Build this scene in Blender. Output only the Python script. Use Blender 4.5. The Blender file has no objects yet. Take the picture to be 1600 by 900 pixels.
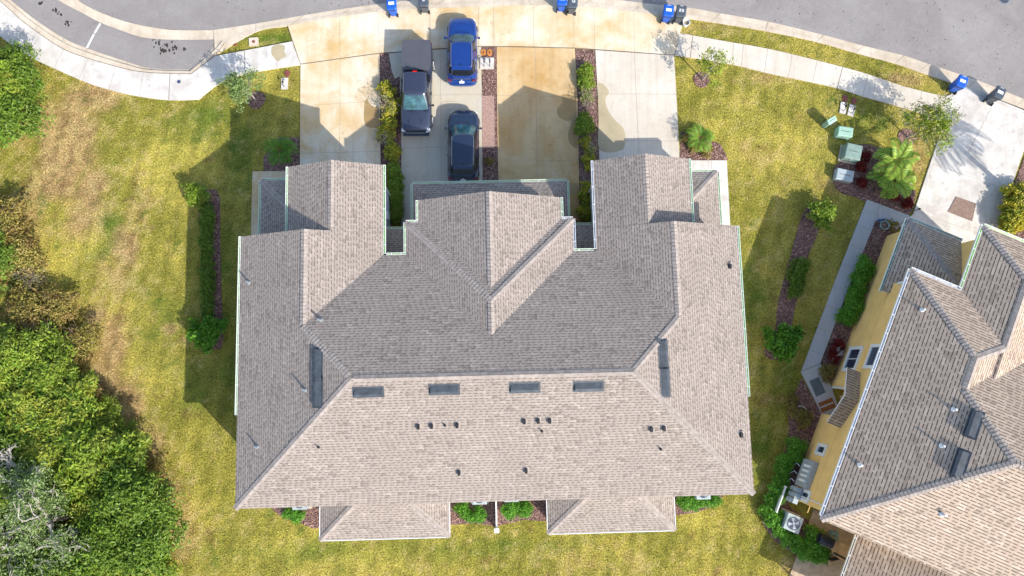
import bpy, math, random
import numpy as np
from mathutils import Vector, Matrix, Euler
random.seed(7); rng=np.random.default_rng(11)
S=bpy.context.scene; COL=S.collection
# ------------------------------------------------ camera, sky, sun, exposure
F,H,NX,NY=1067.,43.5,785.,575.
_n=np.array([NX-800,-(NY-450),-F]); _n/=np.linalg.norm(_n)
_Z=-_n; _Y=np.array([0,1.,0]); _Y-=_Y.dot(_Z)*_Z; _Y/=np.linalg.norm(_Y); R=np.array([np.cross(_Y,_Z),_Y,_Z])
cd=bpy.data.cameras.new('camera'); cam=bpy.data.objects.new('camera',cd); COL.objects.link(cam)
cd.sensor_width=36; cd.lens=F/1600*36; cd.clip_end=2000
cam.matrix_world=Matrix.Translation((0,0,H))@Matrix(R.tolist()).to_4x4(); S.camera=cam
def G(px,py,h=0.):
    "world point at height h seen at photo pixel px,py"
    d=R@np.array([px-800,-(py-450),-F]); return np.array([0,0,H])+d*((h-H)/d[2])
def ray(px,py): return np.array([0,0,float(H)]), R@np.array([px-800,-(py-450),-F])
SUN_EL,SUN_AZ=math.radians(34.2),math.radians(-45.4)
sd=Vector((math.cos(SUN_AZ)*math.cos(SUN_EL),math.sin(SUN_AZ)*math.cos(SUN_EL),math.sin(SUN_EL)))
w=bpy.data.worlds.new("World"); S.world=w; w.use_nodes=True
sky=w.node_tree.nodes.new('ShaderNodeTexSky'); sky.sky_type='NISHITA'; sky.sun_disc=False
sky.sun_elevation=SUN_EL; sky.sun_rotation=math.atan2(sd.x,sd.y); sky.air_density=1.0; sky.dust_density=1.5
bg=w.node_tree.nodes['Background']; bg.inputs[1].default_value=0.15
w.node_tree.links.new(sky.outputs[0],bg.inputs[0])
sl=bpy.data.lights.new('sun','SUN'); sl.energy=3.4; sl.angle=math.radians(.5); sl.color=(1,.95,.87)
so=bpy.data.objects.new('sun',sl); COL.objects.link(so); so.rotation_euler=sd.to_track_quat('Z','Y').to_euler()
S.view_settings.view_transform='Standard'; S.view_settings.look='None'; S.view_settings.exposure=0.86; S.view_settings.gamma=1
S.render.resolution_x=1024; S.render.resolution_y=576

# ------------------------------------------------ mesh helper
class MB:
    def __init__(s): s.v=[]; s.f=[]; s.m=[]
    def add(s,vs,fs,m=0):
        o=len(s.v); s.v+= [tuple(map(float,p)) for p in vs]; s.f+=[tuple(i+o for i in f) for f in fs]; s.m+=[m]*len(fs); return s
    def face(s,pts,m=0): return s.add(pts,[tuple(range(len(pts)))],m)
    def box(s,c,d,rz=0,m=0,taper=1.,M=None):
        x,y,z=[k/2 for k in d]; vs=[]
        for sz,t in((-1,1),(1,taper)):
            for sx,sy in((-1,-1),(1,-1),(1,1),(-1,1)):
                X,Y=sx*x*t,sy*y*t; vs.append((X*math.cos(rz)-Y*math.sin(rz),X*math.sin(rz)+Y*math.cos(rz),sz*z))
        if M is not None: vs=[M@Vector(p) for p in vs]
        vs=[(p[0]+c[0],p[1]+c[1],p[2]+c[2]) for p in vs]
        return s.add(vs,[(3,2,1,0),(4,5,6,7),(0,1,5,4),(1,2,6,5),(2,3,7,6),(3,0,4,7)],m)
    def bar(s,a,b,wd,ht,m=0):
        "box from a to b; wd sideways, ht up, centred"
        a,b=np.array(a,float),np.array(b,float); d=b-a; L=np.linalg.norm(d); d/=L
        up=np.array([0,0,1.]) if abs(d[2])<.99 else np.array([1.,0,0]); sdv=np.cross(d,up); sdv/=np.linalg.norm(sdv); up=np.cross(sdv,d)
        vs=[]
        for P in(a,b):
            for i,j in((-1,-1),(1,-1),(1,1),(-1,1)): vs.append(P+sdv*i*wd/2+up*j*ht/2)
        return s.add(vs,[(0,1,2,3),(7,6,5,4),(4,5,1,0),(5,6,2,1),(6,7,3,2),(7,4,0,3)],m)
    def prism(s,pts,z0,z1,m=0,ms=None):
        n=len(pts); A=sum(pts[i][0]*pts[(i+1)%n][1]-pts[(i+1)%n][0]*pts[i][1] for i in range(n))
        if A<0: pts=pts[::-1]
        s.add([(p[0],p[1],z1) for p in pts],[tuple(range(n))],m)
        vs=[(p[0],p[1],z0) for p in pts]+[(p[0],p[1],z1-.0005) for p in pts]
        return s.add(vs,[(i,(i+1)%n,n+(i+1)%n,n+i) for i in range(n)],m if ms is None else ms)
    def tube(s,pts,rad,n=6,m=0,cap=True):
        P=[np.array(p,float) for p in pts]; k=len(P); rad=rad if hasattr(rad,'__len__') else [rad]*k
        o=len(s.v); prev=None
        for i in range(k):
            t=P[min(i+1,k-1)]-P[max(i-1,0)]; t/=np.linalg.norm(t)+1e-9
            if prev is None:
                a=np.array([1.,0,0]) if abs(t[0])<.8 else np.array([0,1.,0])
            else: a=prev
            a=a-a.dot(t)*t; a/=np.linalg.norm(a)+1e-9; prev=a; b=np.cross(t,a)
            for j in range(n):
                q=P[i]+rad[i]*(math.cos(2*math.pi*j/n)*a+math.sin(2*math.pi*j/n)*b); s.v.append(tuple(q))
        fs=[(o+i*n+j,o+i*n+(j+1)%n,o+(i+1)*n+(j+1)%n,o+(i+1)*n+j) for i in range(k-1) for j in range(n)]
        if cap: fs+=[tuple(o+j for j in range(n))[::-1],tuple(o+(k-1)*n+j for j in range(n))]
        s.f+=fs; s.m+=[m]*len(fs); return s
    def cyl(s,c,r,h,n=16,m=0,r2=None): return s.tube([c,(c[0],c[1],c[2]+h)],[r,r if r2 is None else r2],n,m)
    def loft(s,rings,m=0,caps=True):
        n=len(rings[0]); o=len(s.v)
        for r in rings: s.v+=[tuple(map(float,p)) for p in r]
        fs=[(o+i*n+j,o+i*n+(j+1)%n,o+(i+1)*n+(j+1)%n,o+(i+1)*n+j) for i in range(len(rings)-1) for j in range(n)]
        if caps: fs+=[tuple(o+j for j in range(n))[::-1],tuple(o+(len(rings)-1)*n+j for j in range(n))]
        s.f+=fs; s.m+=[m]*len(fs); return s
    def build(s,name,mats,parent=None,smooth=False,label=None,loc=None,mods=()):
        me=bpy.data.meshes.new(name); me.from_pydata(s.v,[],s.f)
        mats=mats if isinstance(mats,(list,tuple)) else [mats]
        for m in mats: me.materials.append(m)
        me.polygons.foreach_set('material_index',s.m)
        if smooth: me.polygons.foreach_set('use_smooth',[True]*len(s.f))
        uv=me.uv_layers.new(name='UVMap'); co=[]
        V=[Vector(p) for p in s.v]
        for p in me.polygons:
            nn=p.normal; e=Vector((-nn.y,nn.x,0))
            if e.length<1e-3: e=Vector((1,0,0))
            e.normalize(); t=nn.cross(e)
            for vi in p.vertices: co+= [V[vi].dot(e),V[vi].dot(t)]
        uv.data.foreach_set('uv',co)
        o=bpy.data.objects.new(name,me); COL.objects.link(o)
        if parent: o.parent=parent
        if loc is not None: o.location=loc
        if label: o['label']=label
        for md in mods:
            k=o.modifiers.new(md[0],md[0])
            for a,b in md[1].items(): setattr(k,a,b)
        return o
def tag(o,label=None,cat=None,group=None,kind=None):
    for k,v in(('label',label),('category',cat),('group',group),('kind',kind)):
        if v: o[k]=v
    return o
def thing(name,label,cat,loc=(0,0,0),rz=0,group=None,sc=1):
    o=bpy.data.objects.new(name,None); COL.objects.link(o); o.location=loc; o.rotation_euler=(0,0,rz); o.empty_display_size=.3
    if sc!=1: o.scale=(sc,sc,sc) if not hasattr(sc,'__len__') else sc
    return tag(o,label,cat,group)
def dup(o,loc,rz,label=None,sc=None,parent=None):
    c=o.copy(); COL.objects.link(c); c.parent=parent
    if parent is None:
        c.location=loc; c.rotation_euler=(0,0,rz)
        if sc: c.scale=sc
        if label: c['label']=label
    for ch in o.children: dup(ch,None,None,parent=c)
    return c

# ------------------------------------------------ materials
def nt(name):
    m=bpy.data.materials.new(name); m.use_nodes=True; t=m.node_tree; return m,t,t.nodes['Principled BSDF']
def N(t,typ,ins=None,**kw):
    n=t.nodes.new('ShaderNode'+typ)
    for k,v in kw.items(): setattr(n,k,v)
    for k,v in (ins or {}).items():
        if hasattr(v,'is_output'): t.links.new(v,n.inputs[k])
        else: n.inputs[k].default_value=v
    return n
def rgb(c): return (c[0],c[1],c[2],1)
def mix(t,f,a,b,bt='MIX'):
    n=t.nodes.new('ShaderNodeMix'); n.data_type='RGBA'; n.blend_type=bt
    for i,v in((0,f),(6,a),(7,b)):
        if hasattr(v,'is_output'): t.links.new(v,n.inputs[i])
        else: n.inputs[i].default_value=v if i==0 else rgb(v)
    return n.outputs[2]
def ramp(t,f,a,b,c0=(0,0,0),c1=(1,1,1)):
    n=t.nodes.new('ShaderNodeValToRGB'); e=n.color_ramp.elements; e[0].position=a; e[1].position=b; e[0].color=rgb(c0); e[1].color=rgb(c1)
    t.links.new(f,n.inputs[0]); return n.outputs[0]
def math_(t,op,a,b=0.,c=None):
    ins={0:a,1:b}
    if c is not None: ins[2]=c
    return N(t,'Math',ins,operation=op).outputs[0]
def noise(t,co,sc,det=3.,rough=.55,dist=0.): return N(t,'TexNoise',{'Vector':co,'Scale':sc,'Detail':det,'Roughness':rough,'Distortion':dist}).outputs[0]
def simple(name,c,rough=.6,metal=0.,var=.12,sc=6.,bump=0.,coat=0.,spec=.5):
    m,t,b=nt(name); co=N(t,'TexCoord').outputs['Object']
    n=noise(t,co,sc,4.)
    c0=tuple(max(0,x*(1-var)) for x in c); c1=tuple(min(1,x*(1+var)) for x in c)
    t.links.new(mix(t,ramp(t,n,.3,.7),c0,c1),b.inputs['Base Color'])
    b.inputs['Roughness'].default_value=rough; b.inputs['Metallic'].default_value=metal; b.inputs['Specular IOR Level'].default_value=spec
    if coat: b.inputs['Coat Weight'].default_value=coat; b.inputs['Coat Roughness'].default_value=.05
    if bump:
        bp=N(t,'Bump',{'Height':noise(t,co,sc*5,4.),'Strength':bump,'Distance':.02}); t.links.new(bp.outputs[0],b.inputs['Normal'])
    return m
def leafmat(name,ca,cb,cc=None,rough=.5):
    m,t,b=nt(name); r=N(t,'NewGeometry').outputs['Random Per Island']
    c=mix(t,r,ca,cb)
    co=N(t,'TexCoord').outputs['Object']
    n=ramp(t,noise(t,co,1.3,2.),.42,.62)
    if cc: c=mix(t,n,c,cc)
    t.links.new(c,b.inputs['Base Color']); b.inputs['Roughness'].default_value=rough; b.inputs['Specular IOR Level'].default_value=.3
    tr=N(t,'BsdfTranslucent'); t.links.new(c,tr.inputs[0])
    ms=N(t,'MixShader',{0:.25}); t.links.new(b.outputs[0],ms.inputs[1]); t.links.new(tr.outputs[0],ms.inputs[2])
    t.links.new(ms.outputs[0],t.nodes['Material Output'].inputs[0]); return m
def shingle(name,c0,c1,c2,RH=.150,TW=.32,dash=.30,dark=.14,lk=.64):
    m,t,b=nt(name); uv=N(t,'UVMap').outputs[0]
    sep=N(t,'SeparateXYZ',{0:uv}); u,v=sep.outputs[0],sep.outputs[1]
    vr=math_(t,'DIVIDE',v,RH); row=math_(t,'FLOOR',vr); fr=math_(t,'FRACT',vr)
    r1=N(t,'TexWhiteNoise',{'W':row},noise_dimensions='1D').outputs['Value']
    uu=math_(t,'ADD',math_(t,'DIVIDE',u,TW),math_(t,'MULTIPLY',r1,7.)); cell=math_(t,'FLOOR',uu); fu=math_(t,'FRACT',uu)
    rc=N(t,'TexWhiteNoise',{'Vector':N(t,'CombineXYZ',{0:cell,1:row}).outputs[0]},noise_dimensions='2D'); r2=rc.outputs['Value']; sc=N(t,'SeparateXYZ',{0:rc.outputs['Color']}); r3,r4=sc.outputs[0],sc.outputs[1]
    edge=math_(t,'ADD',dash,math_(t,'MULTIPLY',r2,.5)); on=math_(t,'LESS_THAN',fu,edge)      # raised (dark butt) part of each tab
    c=mix(t,r3,c0,c1); c=mix(t,math_(t,'MULTIPLY',math_(t,'SUBTRACT',1.,on),.18),c,c2)
    c=mix(t,math_(t,'MULTIPLY',math_(t,'GREATER_THAN',r4,.93),.55),c,c2)
    c=mix(t,math_(t,'MULTIPLY',math_(t,'LESS_THAN',r4,.08),.4),c,tuple(x*.5 for x in c0))
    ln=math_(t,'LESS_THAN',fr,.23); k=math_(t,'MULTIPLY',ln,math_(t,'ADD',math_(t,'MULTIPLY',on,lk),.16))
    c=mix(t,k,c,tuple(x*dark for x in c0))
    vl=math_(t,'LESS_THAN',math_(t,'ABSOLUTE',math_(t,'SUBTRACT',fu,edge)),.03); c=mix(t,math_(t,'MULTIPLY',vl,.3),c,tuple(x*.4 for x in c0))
    gr=noise(t,uv,45.,3.,.8); c=mix(t,.5,c,ramp(t,gr,.3,.7,(.7,.7,.7),(1.25,1.25,1.25)),'MULTIPLY')
    big=noise(t,N(t,'TexCoord').outputs['Object'],.5,3.); c=mix(t,math_(t,'MULTIPLY',ramp(t,big,.35,.7),.14),c,tuple(x*.6 for x in c0))
    sv=N(t,'CombineXYZ',{0:math_(t,'MULTIPLY',u,1.6),1:math_(t,'MULTIPLY',v,.16)}).outputs[0]; c=mix(t,math_(t,'MULTIPLY',ramp(t,noise(t,sv,1.,5.,.6),.5,.78),.18),c,tuple(x*.5 for x in c0))
    t.links.new(c,b.inputs['Base Color']); b.inputs['Roughness'].default_value=.95; b.inputs['Specular IOR Level'].default_value=.2
    hgt=math_(t,'ADD',math_(t,'SUBTRACT',1.,fr),math_(t,'MULTIPLY',on,.5)); hgt=math_(t,'ADD',hgt,math_(t,'MULTIPLY',gr,.2))
    bp=N(t,'Bump',{'Height':hgt,'Strength':.7,'Distance':.009}); t.links.new(bp.outputs[0],b.inputs['Normal']); return m
M={}
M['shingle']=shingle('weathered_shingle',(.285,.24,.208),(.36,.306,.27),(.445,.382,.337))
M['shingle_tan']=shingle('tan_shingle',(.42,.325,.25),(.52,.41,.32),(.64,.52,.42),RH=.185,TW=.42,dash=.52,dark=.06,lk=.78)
M['cap']=simple('ridge_shingle',(.33,.285,.255),.9,var=.25,sc=4)
M['white']=simple('white_paint',(.78,.79,.78),.45,var=.04)
M['green_gutter']=simple('gutter_inside',(.46,.74,.30),.5,var=.15,sc=2)  # green reflected in the white gutter is put into its inside colour
M['white_gutter']=simple('gutter_inside_pale',(.42,.48,.58),.5,var=.2,sc=2)
M['stucco']=simple('grey_white_stucco',(.62,.62,.64),.9,var=.06,sc=3,bump=.3)
M['yellow']=simple('yellow_stucco',(.88,.58,.21),.9,var=.07,sc=1.5,bump=.25)
M['glass']=simple('dark_glass',(.03,.045,.08),.08,var=.1,spec=.9)
M['metal_vent']=simple('slate_metal',(.06,.072,.085),.5,metal=.1,var=.3,sc=3)
M['black']=simple('black_plastic',(.018,.018,.02),.5)
M['pipe']=simple('lead_pipe',(.30,.34,.37),.5,metal=.4)
M['galv']=simple('bright_galvanised',(.75,.77,.8),.35,metal=.3)
M['bark']=simple('grey_bark',(.34,.30,.26),.95,var=.3,sc=8,bump=.5)
M['oakbark']=simple('pale_oak_bark',(.38,.345,.31),.95,var=.35,sc=5,bump=.5)
M['darkbark']=simple('brown_bark',(.12,.085,.06),.95,var=.3,sc=8,bump=.5)
M['rubber']=simple('rubber',(.02,.02,.022),.8)
M['rim']=simple('alloy',(.55,.56,.58),.3,metal=.9)
def concrete(name,c,stain,amt,sc=.35,dirt=.35):
    m,t,b=nt(name); co=N(t,'TexCoord').outputs['Object']
    n1=ramp(t,noise(t,co,sc,5.,.6,.6),.35,.68); n2=noise(t,co,9.,5.,.7); n3=ramp(t,noise(t,co,1.7,6.,.7),.5,.8)
    cc=mix(t,math_(t,'MULTIPLY',n1,amt),c,stain)
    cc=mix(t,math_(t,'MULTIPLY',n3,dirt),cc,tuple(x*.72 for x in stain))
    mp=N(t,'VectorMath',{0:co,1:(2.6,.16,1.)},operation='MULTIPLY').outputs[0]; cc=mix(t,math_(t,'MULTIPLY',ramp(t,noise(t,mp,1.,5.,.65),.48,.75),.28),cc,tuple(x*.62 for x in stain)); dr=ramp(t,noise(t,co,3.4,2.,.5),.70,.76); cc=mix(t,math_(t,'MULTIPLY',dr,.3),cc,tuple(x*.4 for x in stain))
    cc=mix(t,.14,cc,ramp(t,n2,.3,.7,(.3,.28,.25),(1,1,1)),'MULTIPLY')
    t.links.new(cc,b.inputs['Base Color']); b.inputs['Roughness'].default_value=.85; b.inputs['Specular IOR Level'].default_value=.25
    bp=N(t,'Bump',{'Height':noise(t,co,40.,3.),'Strength':.15,'Distance':.01}); t.links.new(bp.outputs[0],b.inputs['Normal']); return m
M['conc_white']=concrete('pale_concrete',(.68,.625,.54),(.54,.46,.36),.7,.3)
M['conc_bright']=concrete('bright_concrete',(.74,.705,.65),(.50,.45,.40),.8,.75,.6)  # mottling mixes grey stains with shade blotches painted into the colour
M['conc_tan']=concrete('rust_tinted_concrete',(.76,.69,.55),(.62,.42,.19),1.,.4,.3)
M['conc_tan_deep']=concrete('deep_rust_tinted_concrete',(.66,.50,.29),(.52,.31,.11),1.,.3,.45)
M['conc_grey']=concrete('grey_concrete',(.56,.54,.47),(.58,.48,.32),.7,.35,.3)
M['kerb']=concrete('kerb_concrete',(.68,.59,.47),(.50,.40,.29),.8,.8,.5)
M['joint']=simple('joint_shadow',(.16,.13,.10),.9)  # dark colour of the pavement joints themselves
M['seam']=simple('sawcut_joint',(.34,.29,.22),.9)
M['wet']=simple('wet_concrete',(.36,.24,.10),.6,var=.12,sc=.8)
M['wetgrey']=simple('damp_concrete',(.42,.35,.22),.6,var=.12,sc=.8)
M['walk']=concrete('walkway_concrete',(.50,.50,.50),(.44,.43,.42),.6,.5,.2)
def asphalt():
    m,t,b=nt('asphalt'); co=N(t,'TexCoord').outputs['Object']
    n=ramp(t,noise(t,co,.25,5.,.6,1.),.3,.7); g=noise(t,co,26.,4.,.8)
    g2=ramp(t,noise(t,co,7.,3.,.6),.66,.74)
    c=mix(t,n,(.225,.203,.192),(.295,.272,.258)); c=mix(t,.55,c,ramp(t,g,.3,.7,(.45,.45,.45),(1.5,1.5,1.5)),'MULTIPLY')
    c=mix(t,math_(t,'MULTIPLY',g2,.35),c,(.07,.065,.062)); pz=ramp(t,noise(t,co,.9,6.,.75,1.5),.5,.72); c=mix(t,math_(t,'MULTIPLY',pz,.3),c,(.38,.35,.33)); ed=N(t,'TexVoronoi',{'Vector':N(t,'VectorMath',{0:co,1:N(t,'TexNoise',{'Vector':co,'Scale':1.4}).outputs['Color']},operation='ADD').outputs[0],'Scale':.22},feature='DISTANCE_TO_EDGE').outputs['Distance']; c=mix(t,math_(t,'MULTIPLY',math_(t,'LESS_THAN',ed,.0022),.22),c,(.05,.045,.042))
    t.links.new(c,b.inputs['Base Color']); b.inputs['Roughness'].default_value=.9
    bp=N(t,'Bump',{'Height':g,'Strength':.5,'Distance':.01}); t.links.new(bp.outputs[0],b.inputs['Normal']); return m
M['asphalt']=asphalt()
def mulch():
    m,t,b=nt('bark_mulch'); co=N(t,'TexCoord').outputs['Object']
    v=N(t,'TexVoronoi',{'Vector':co,'Scale':13.,'Randomness':1.}); r=N(t,'SeparateXYZ',{0:v.outputs['Color']}).outputs[0]
    c=mix(t,ramp(t,r,.2,.95),(.085,.04,.035),(.42,.26,.21)); c=mix(t,ramp(t,noise(t,co,5.,4.),.4,.7),c,(.16,.085,.07))
    t.links.new(c,b.inputs['Base Color']); b.inputs['Roughness'].default_value=.95
    bp=N(t,'Bump',{'Height':v.outputs['Distance'],'Strength':1.,'Distance':.06}); t.links.new(bp.outputs[0],b.inputs['Normal']); return m
M['mulch']=mulch()
def grassmat(name,amt):
    m,t,b=nt(name); co=N(t,'TexCoord').outputs['Object']
    col=N(t,'Attribute',attribute_name='Col').outputs['Color']
    g=noise(t,co,9.,5.,.85); g2=noise(t,co,2.2,4.,.65)
    c=mix(t,amt,col,ramp(t,g,.34,.64,(.16,.20,.10),(1.9,1.8,1.7)),'MULTIPLY'); c=mix(t,.5,c,ramp(t,g2,.3,.7,(.62,.68,.55),(1.3,1.25,1.2)),'MULTIPLY')
    t.links.new(c,b.inputs['Base Color']); b.inputs['Roughness'].default_value=.95; b.inputs['Specular IOR Level'].default_value=.1
    bp=N(t,'Bump',{'Height':g,'Strength':1.,'Distance':.10}); t.links.new(bp.outputs[0],b.inputs['Normal']); return m
M['turf']=grassmat('turf',.95)
m,t,b=nt('grass_blades'); t.links.new(mix(t,1.,N(t,'Attribute',attribute_name='Col').outputs['Color'],ramp(t,N(t,'NewGeometry').outputs['Random Per Island'],0.,1.,(.35,.45,.25),(1.8,1.65,1.4)),'MULTIPLY'),b.inputs['Base Color']); b.inputs['Roughness'].default_value=.8; M['blade']=m
L_=leafmat
M['leaf_bright']=L_('bright_green_leaf',(.10,.22,.018),(.36,.46,.05),(.24,.30,.04))
M['leaf_mid']=L_('mid_green_leaf',(.07,.17,.018),(.34,.46,.05),(.42,.44,.06))
M['leaf_hedge']=L_('hedge_green_leaf',(.05,.22,.015),(.24,.50,.05))
M['leaf_dark']=L_('dark_green_leaf',(.04,.11,.013),(.24,.36,.035),(.14,.22,.025))
M['leaf_olive']=L_('olive_leaf',(.16,.15,.035),(.46,.38,.09),(.28,.19,.06))
M['leaf_lime']=L_('lime_leaf',(.12,.30,.02),(.30,.55,.05))
M['leaf_yellow']=L_('yellow_croton_leaf',(.35,.36,.03),(.75,.62,.07),(.16,.24,.03))
M['leaf_sage']=L_('sage_leaf',(.12,.21,.055),(.34,.44,.17),(.22,.31,.09))
M['leaf_emerald']=L_('emerald_leaf',(.05,.17,.01),(.17,.38,.03))
M['leaf_red']=L_('red_ti_leaf',(.10,.012,.015),(.30,.03,.02))
M['frond_gold']=L_('golden_frond',(.38,.30,.03),(.62,.42,.06),(.3,.34,.05))
M['frond']=L_('green_frond',(.06,.20,.02),(.28,.44,.05))
M['frond_lime']=L_('lime_frond',(.13,.28,.03),(.46,.58,.10))
M['twig']=simple('bare_twig',(.33,.27,.20),.95,var=.2)
M['blossom']=L_('dry_bloom_leaf',(.30,.24,.15),(.55,.48,.33))
M['utility']=simple('pale_green_enamel',(.30,.48,.38),.5,var=.1)
M['utility_dark']=simple('grey_green_enamel',(.21,.30,.26),.55,var=.2,sc=3)
M['utility_grey']=simple('grey_enamel',(.36,.42,.43),.5,var=.08)
M['cart_blue']=simple('blue_plastic',(.012,.10,.50),.45,var=.12)
M['cart_grey']=simple('charcoal_plastic',(.07,.085,.105),.5,var=.15)
M['sticker']=simple('white_sticker',(.85,.86,.88),.5,var=.03)
M['meterlid']=simple('brown_meter_lid',(.20,.06,.045),.7,var=.25,sc=12)
M['orangelid']=simple('orange_meter_lid',(.50,.20,.04),.7,var=.4,sc=14)
M['red']=simple('red_lens',(.6,.01,.01),.25)
M['lens']=simple('clear_lens',(.7,.72,.75),.12)
M['tail']=simple('dark_red_lens',(.16,.015,.02),.2)
M['plate']=simple('plate_white',(.8,.82,.85),.4)
def paint(name,c,c2): 
    m=simple(name,c,.28,metal=.25,var=.08,sc=1.,coat=.9); return m
M['paint_blue']=paint('deep_blue_paint',(.010,.05,.25),0)
M['paint_slate']=paint('slate_blue_paint',(.022,.038,.075),0)
M['paint_char']=paint('charcoal_blue_paint',(.04,.05,.085),0)
M['tonneau']=simple('grey_fibreglass',(.075,.078,.095),.6,var=.06,sc=2)
M['carglass']=simple('teal_car_glass',(.05,.13,.15),.08,var=.5,sc=2.5,spec=.9)
M['carglass_dark']=simple('dark_car_glass',(.01,.012,.018),.08,spec=.8)
M['doormat']=simple('grey_doormat',(.12,.14,.15),.9,var=.3,sc=9)
M['brownmat']=simple('brown_doormat',(.26,.09,.02),.9,var=.2,sc=9)
M['paver']=simple('tan_pavers',(.48,.36,.24),.85,var=.2,sc=3)
M['wood']=simple('light_wood',(.55,.38,.2),.6,var=.25,sc=3)
M['meter']=simple('electrical_grey',(.36,.40,.42),.5,var=.1)

# ------------------------------------------------ ground: lawn with painted-in turf kinds
def vnoise(x,y,s,seed):
    r=np.random.default_rng(seed).random((256,256)); X=x/s+1000; Y=y/s+1000
    i=np.floor(X).astype(int); j=np.floor(Y).astype(int); fx=X-i; fy=Y-j; fx=fx*fx*(3-2*fx); fy=fy*fy*(3-2*fy)
    g=lambda a,b:r[a%256,b%256]
    return (g(i,j)*(1-fx)+g(i+1,j)*fx)*(1-fy)+(g(i,j+1)*(1-fx)+g(i+1,j+1)*fx)*fy
def fbm(x,y,s,seed,o=4):
    t=0;a=1;w=0
    for k in range(o): t=t+a*vnoise(x,y,s/2**k,seed+k); w+=a; a*=.6
    return t/w
def blob(x,y,lst):
    t=np.zeros_like(x)
    for px,py,rx,ry,a in lst:
        g=G(px,py); t=np.maximum(t,a*np.exp(-(((x-g[0])*24/rx)**2+((y-g[1])*24/ry)**2)))
    return t
DRY=[(140,150,62,40,1.),(105,210,75,75,1.1),(80,265,60,60,1.),(150,300,45,50,.95),(130,345,40,35,.8),(200,385,28,50,.9),(190,440,25,40,.8),(50,310,40,50,.8),(215,330,40,60,.55),(300,820,70,50,.5),(350,230,30,20,.4),(150,480,25,45,.6),(175,545,25,50,1.),
 (160,590,35,45,1.),(195,640,35,45,1.),(232,700,42,55,.95),(250,765,42,55,.9),(275,835,42,65,.8),(170,430,40,40,.6),(300,760,25,60,.4),(265,515,18,12,.8),(330,340,20,20,.4),
 (1130,150,50,30,.35),(1180,240,60,50,.45),(1200,120,90,18,.55),(1120,43,50,15,.8),(1400,125,50,20,.7),(1440,240,30,50,.6),(1240,470,40,60,.3),(1290,290,25,20,.5),(1330,480,25,60,.35),(900,880,260,30,.35),(1200,860,40,40,.5),(1235,880,25,20,.7),(1250,300,60,40,.3)]
YEL=[(250,260,90,70,.8),(290,240,60,50,.9),(130,370,40,30,1.),(270,400,40,80,.6),(100,420,60,50,.9),(120,470,50,40,.8),(250,620,50,60,.7),(300,700,50,70,.8),(320,800,60,60,.8),(420,850,80,40,.8),(600,870,150,30,.5),(1080,815,30,22,1.),(1150,210,90,90,.9),(1230,230,60,60,.9),
 (1200,560,30,60,.5),(1180,640,40,60,.6),(1000,860,160,25,.5),(1450,100,60,25,.6),(420,120,40,25,.9),(380,70,40,15,.4)]
LUSH=[(330,170,70,40,.8),(300,210,60,40,.6),(170,365,25,40,1.),(150,400,30,20,.6),(250,520,60,60,.45),(260,480,40,50,.5),(300,600,40,70,.5),(380,240,40,70,.7),(430,60,50,12,.9),(1190,400,30,60,.6),(1175,460,25,60,.9),(1190,700,25,60,.8),(1330,420,25,80,.6),(1230,600,40,50,.7),(1130,175,40,20,.4),(1260,160,80,18,.6),
 (450,860,150,20,.6),(700,860,150,25,.5),(800,850,120,20,.6),(1360,180,60,40,.7),(350,400,30,150,.5),(360,600,20,100,.5),(350,820,40,70,.5),(100,800,160,160,.8),(60,620,90,90,.8)]
def turfcol(x,y):
    n1=fbm(x,y,5.,3); n2=fbm(x,y,1.6,9); n3=fbm(x,y,.5,21,3)
    st=fbm(x*.35+y*.1,y*1.0,2.2,40)
    d=blob(x,y,DRY); yl=blob(x,y,YEL); lu=blob(x,y,LUSH)
    cl=lambda a,lo,hi:np.clip((a-lo)/(hi-lo),0,1)[...,None]
    base=np.array([.25,.235,.045]); C=np.ones(x.shape+(1,))*base
    mixc=lambda C,c,k:C*(1-k)+np.array(c)*k
    C=mixc(C,(.44,.37,.09),cl(n1*.6+n2*.4,.42,.62)*.7)
    C=mixc(C,(.10,.16,.022),cl(lu+(n2-.5)*1.2+(st-.5)*.6,.25,.75)*.85)
    C=mixc(C,(.46,.40,.09),cl(yl+(n2-.5)*1.3,.4,.9)*.75)
    C=mixc(C,(.36,.235,.125),cl(d+(n2-.5)*1.1+(n1-.5)*.4,.38,.85)*.9)
    mw=np.sin((x*.985-y*.17)*2*math.pi/1.1)*.5+.5; C=C*(1+.2*(mw-.5)*((abs(x)<44)&(y>-24)&(y<34)))[...,None]
    C=mixc(C,(.17,.09,.05),cl(fbm(x,y,.9,71)+d*.12,.70,.86)*.6)
    C=mixc(C,(.05,.13,.02),cl(fbm(x,y,1.1,81)+lu*.1,.70,.82)*.55)
    C=mixc(C,(.50,.40,.19),cl(n3+d*.25,.62,.85)*.5)
    C=mixc(C,(.075,.10,.02),cl(1-n3,.55,.8)*.35)
    return C
def grid(xs,ys,z,name,mat,hf=None):
    X,Y=np.meshgrid(xs,ys); nx,ny=len(xs),len(ys); Z=np.full_like(X,z) if hf is None else hf(X,Y)
    V=np.stack([X,Y,Z],-1).reshape(-1,3); i=(np.arange(ny-1)[:,None]*nx+np.arange(nx-1)).ravel()
    Fc=np.stack([i,i+1,i+nx+1,i+nx],1); me=bpy.data.meshes.new(name); me.from_pydata(V.tolist(),[],Fc.tolist()); me.materials.append(mat)
    C=turfcol(X.ravel(),Y.ravel()); a=me.color_attributes.new('Col','FLOAT_COLOR','POINT'); a.data.foreach_set('color',np.concatenate([C,np.ones((len(C),1))],1).ravel())
    o=bpy.data.objects.new(name,me); COL.objects.link(o); return o
far=[60,90,150,300,700]
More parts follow.
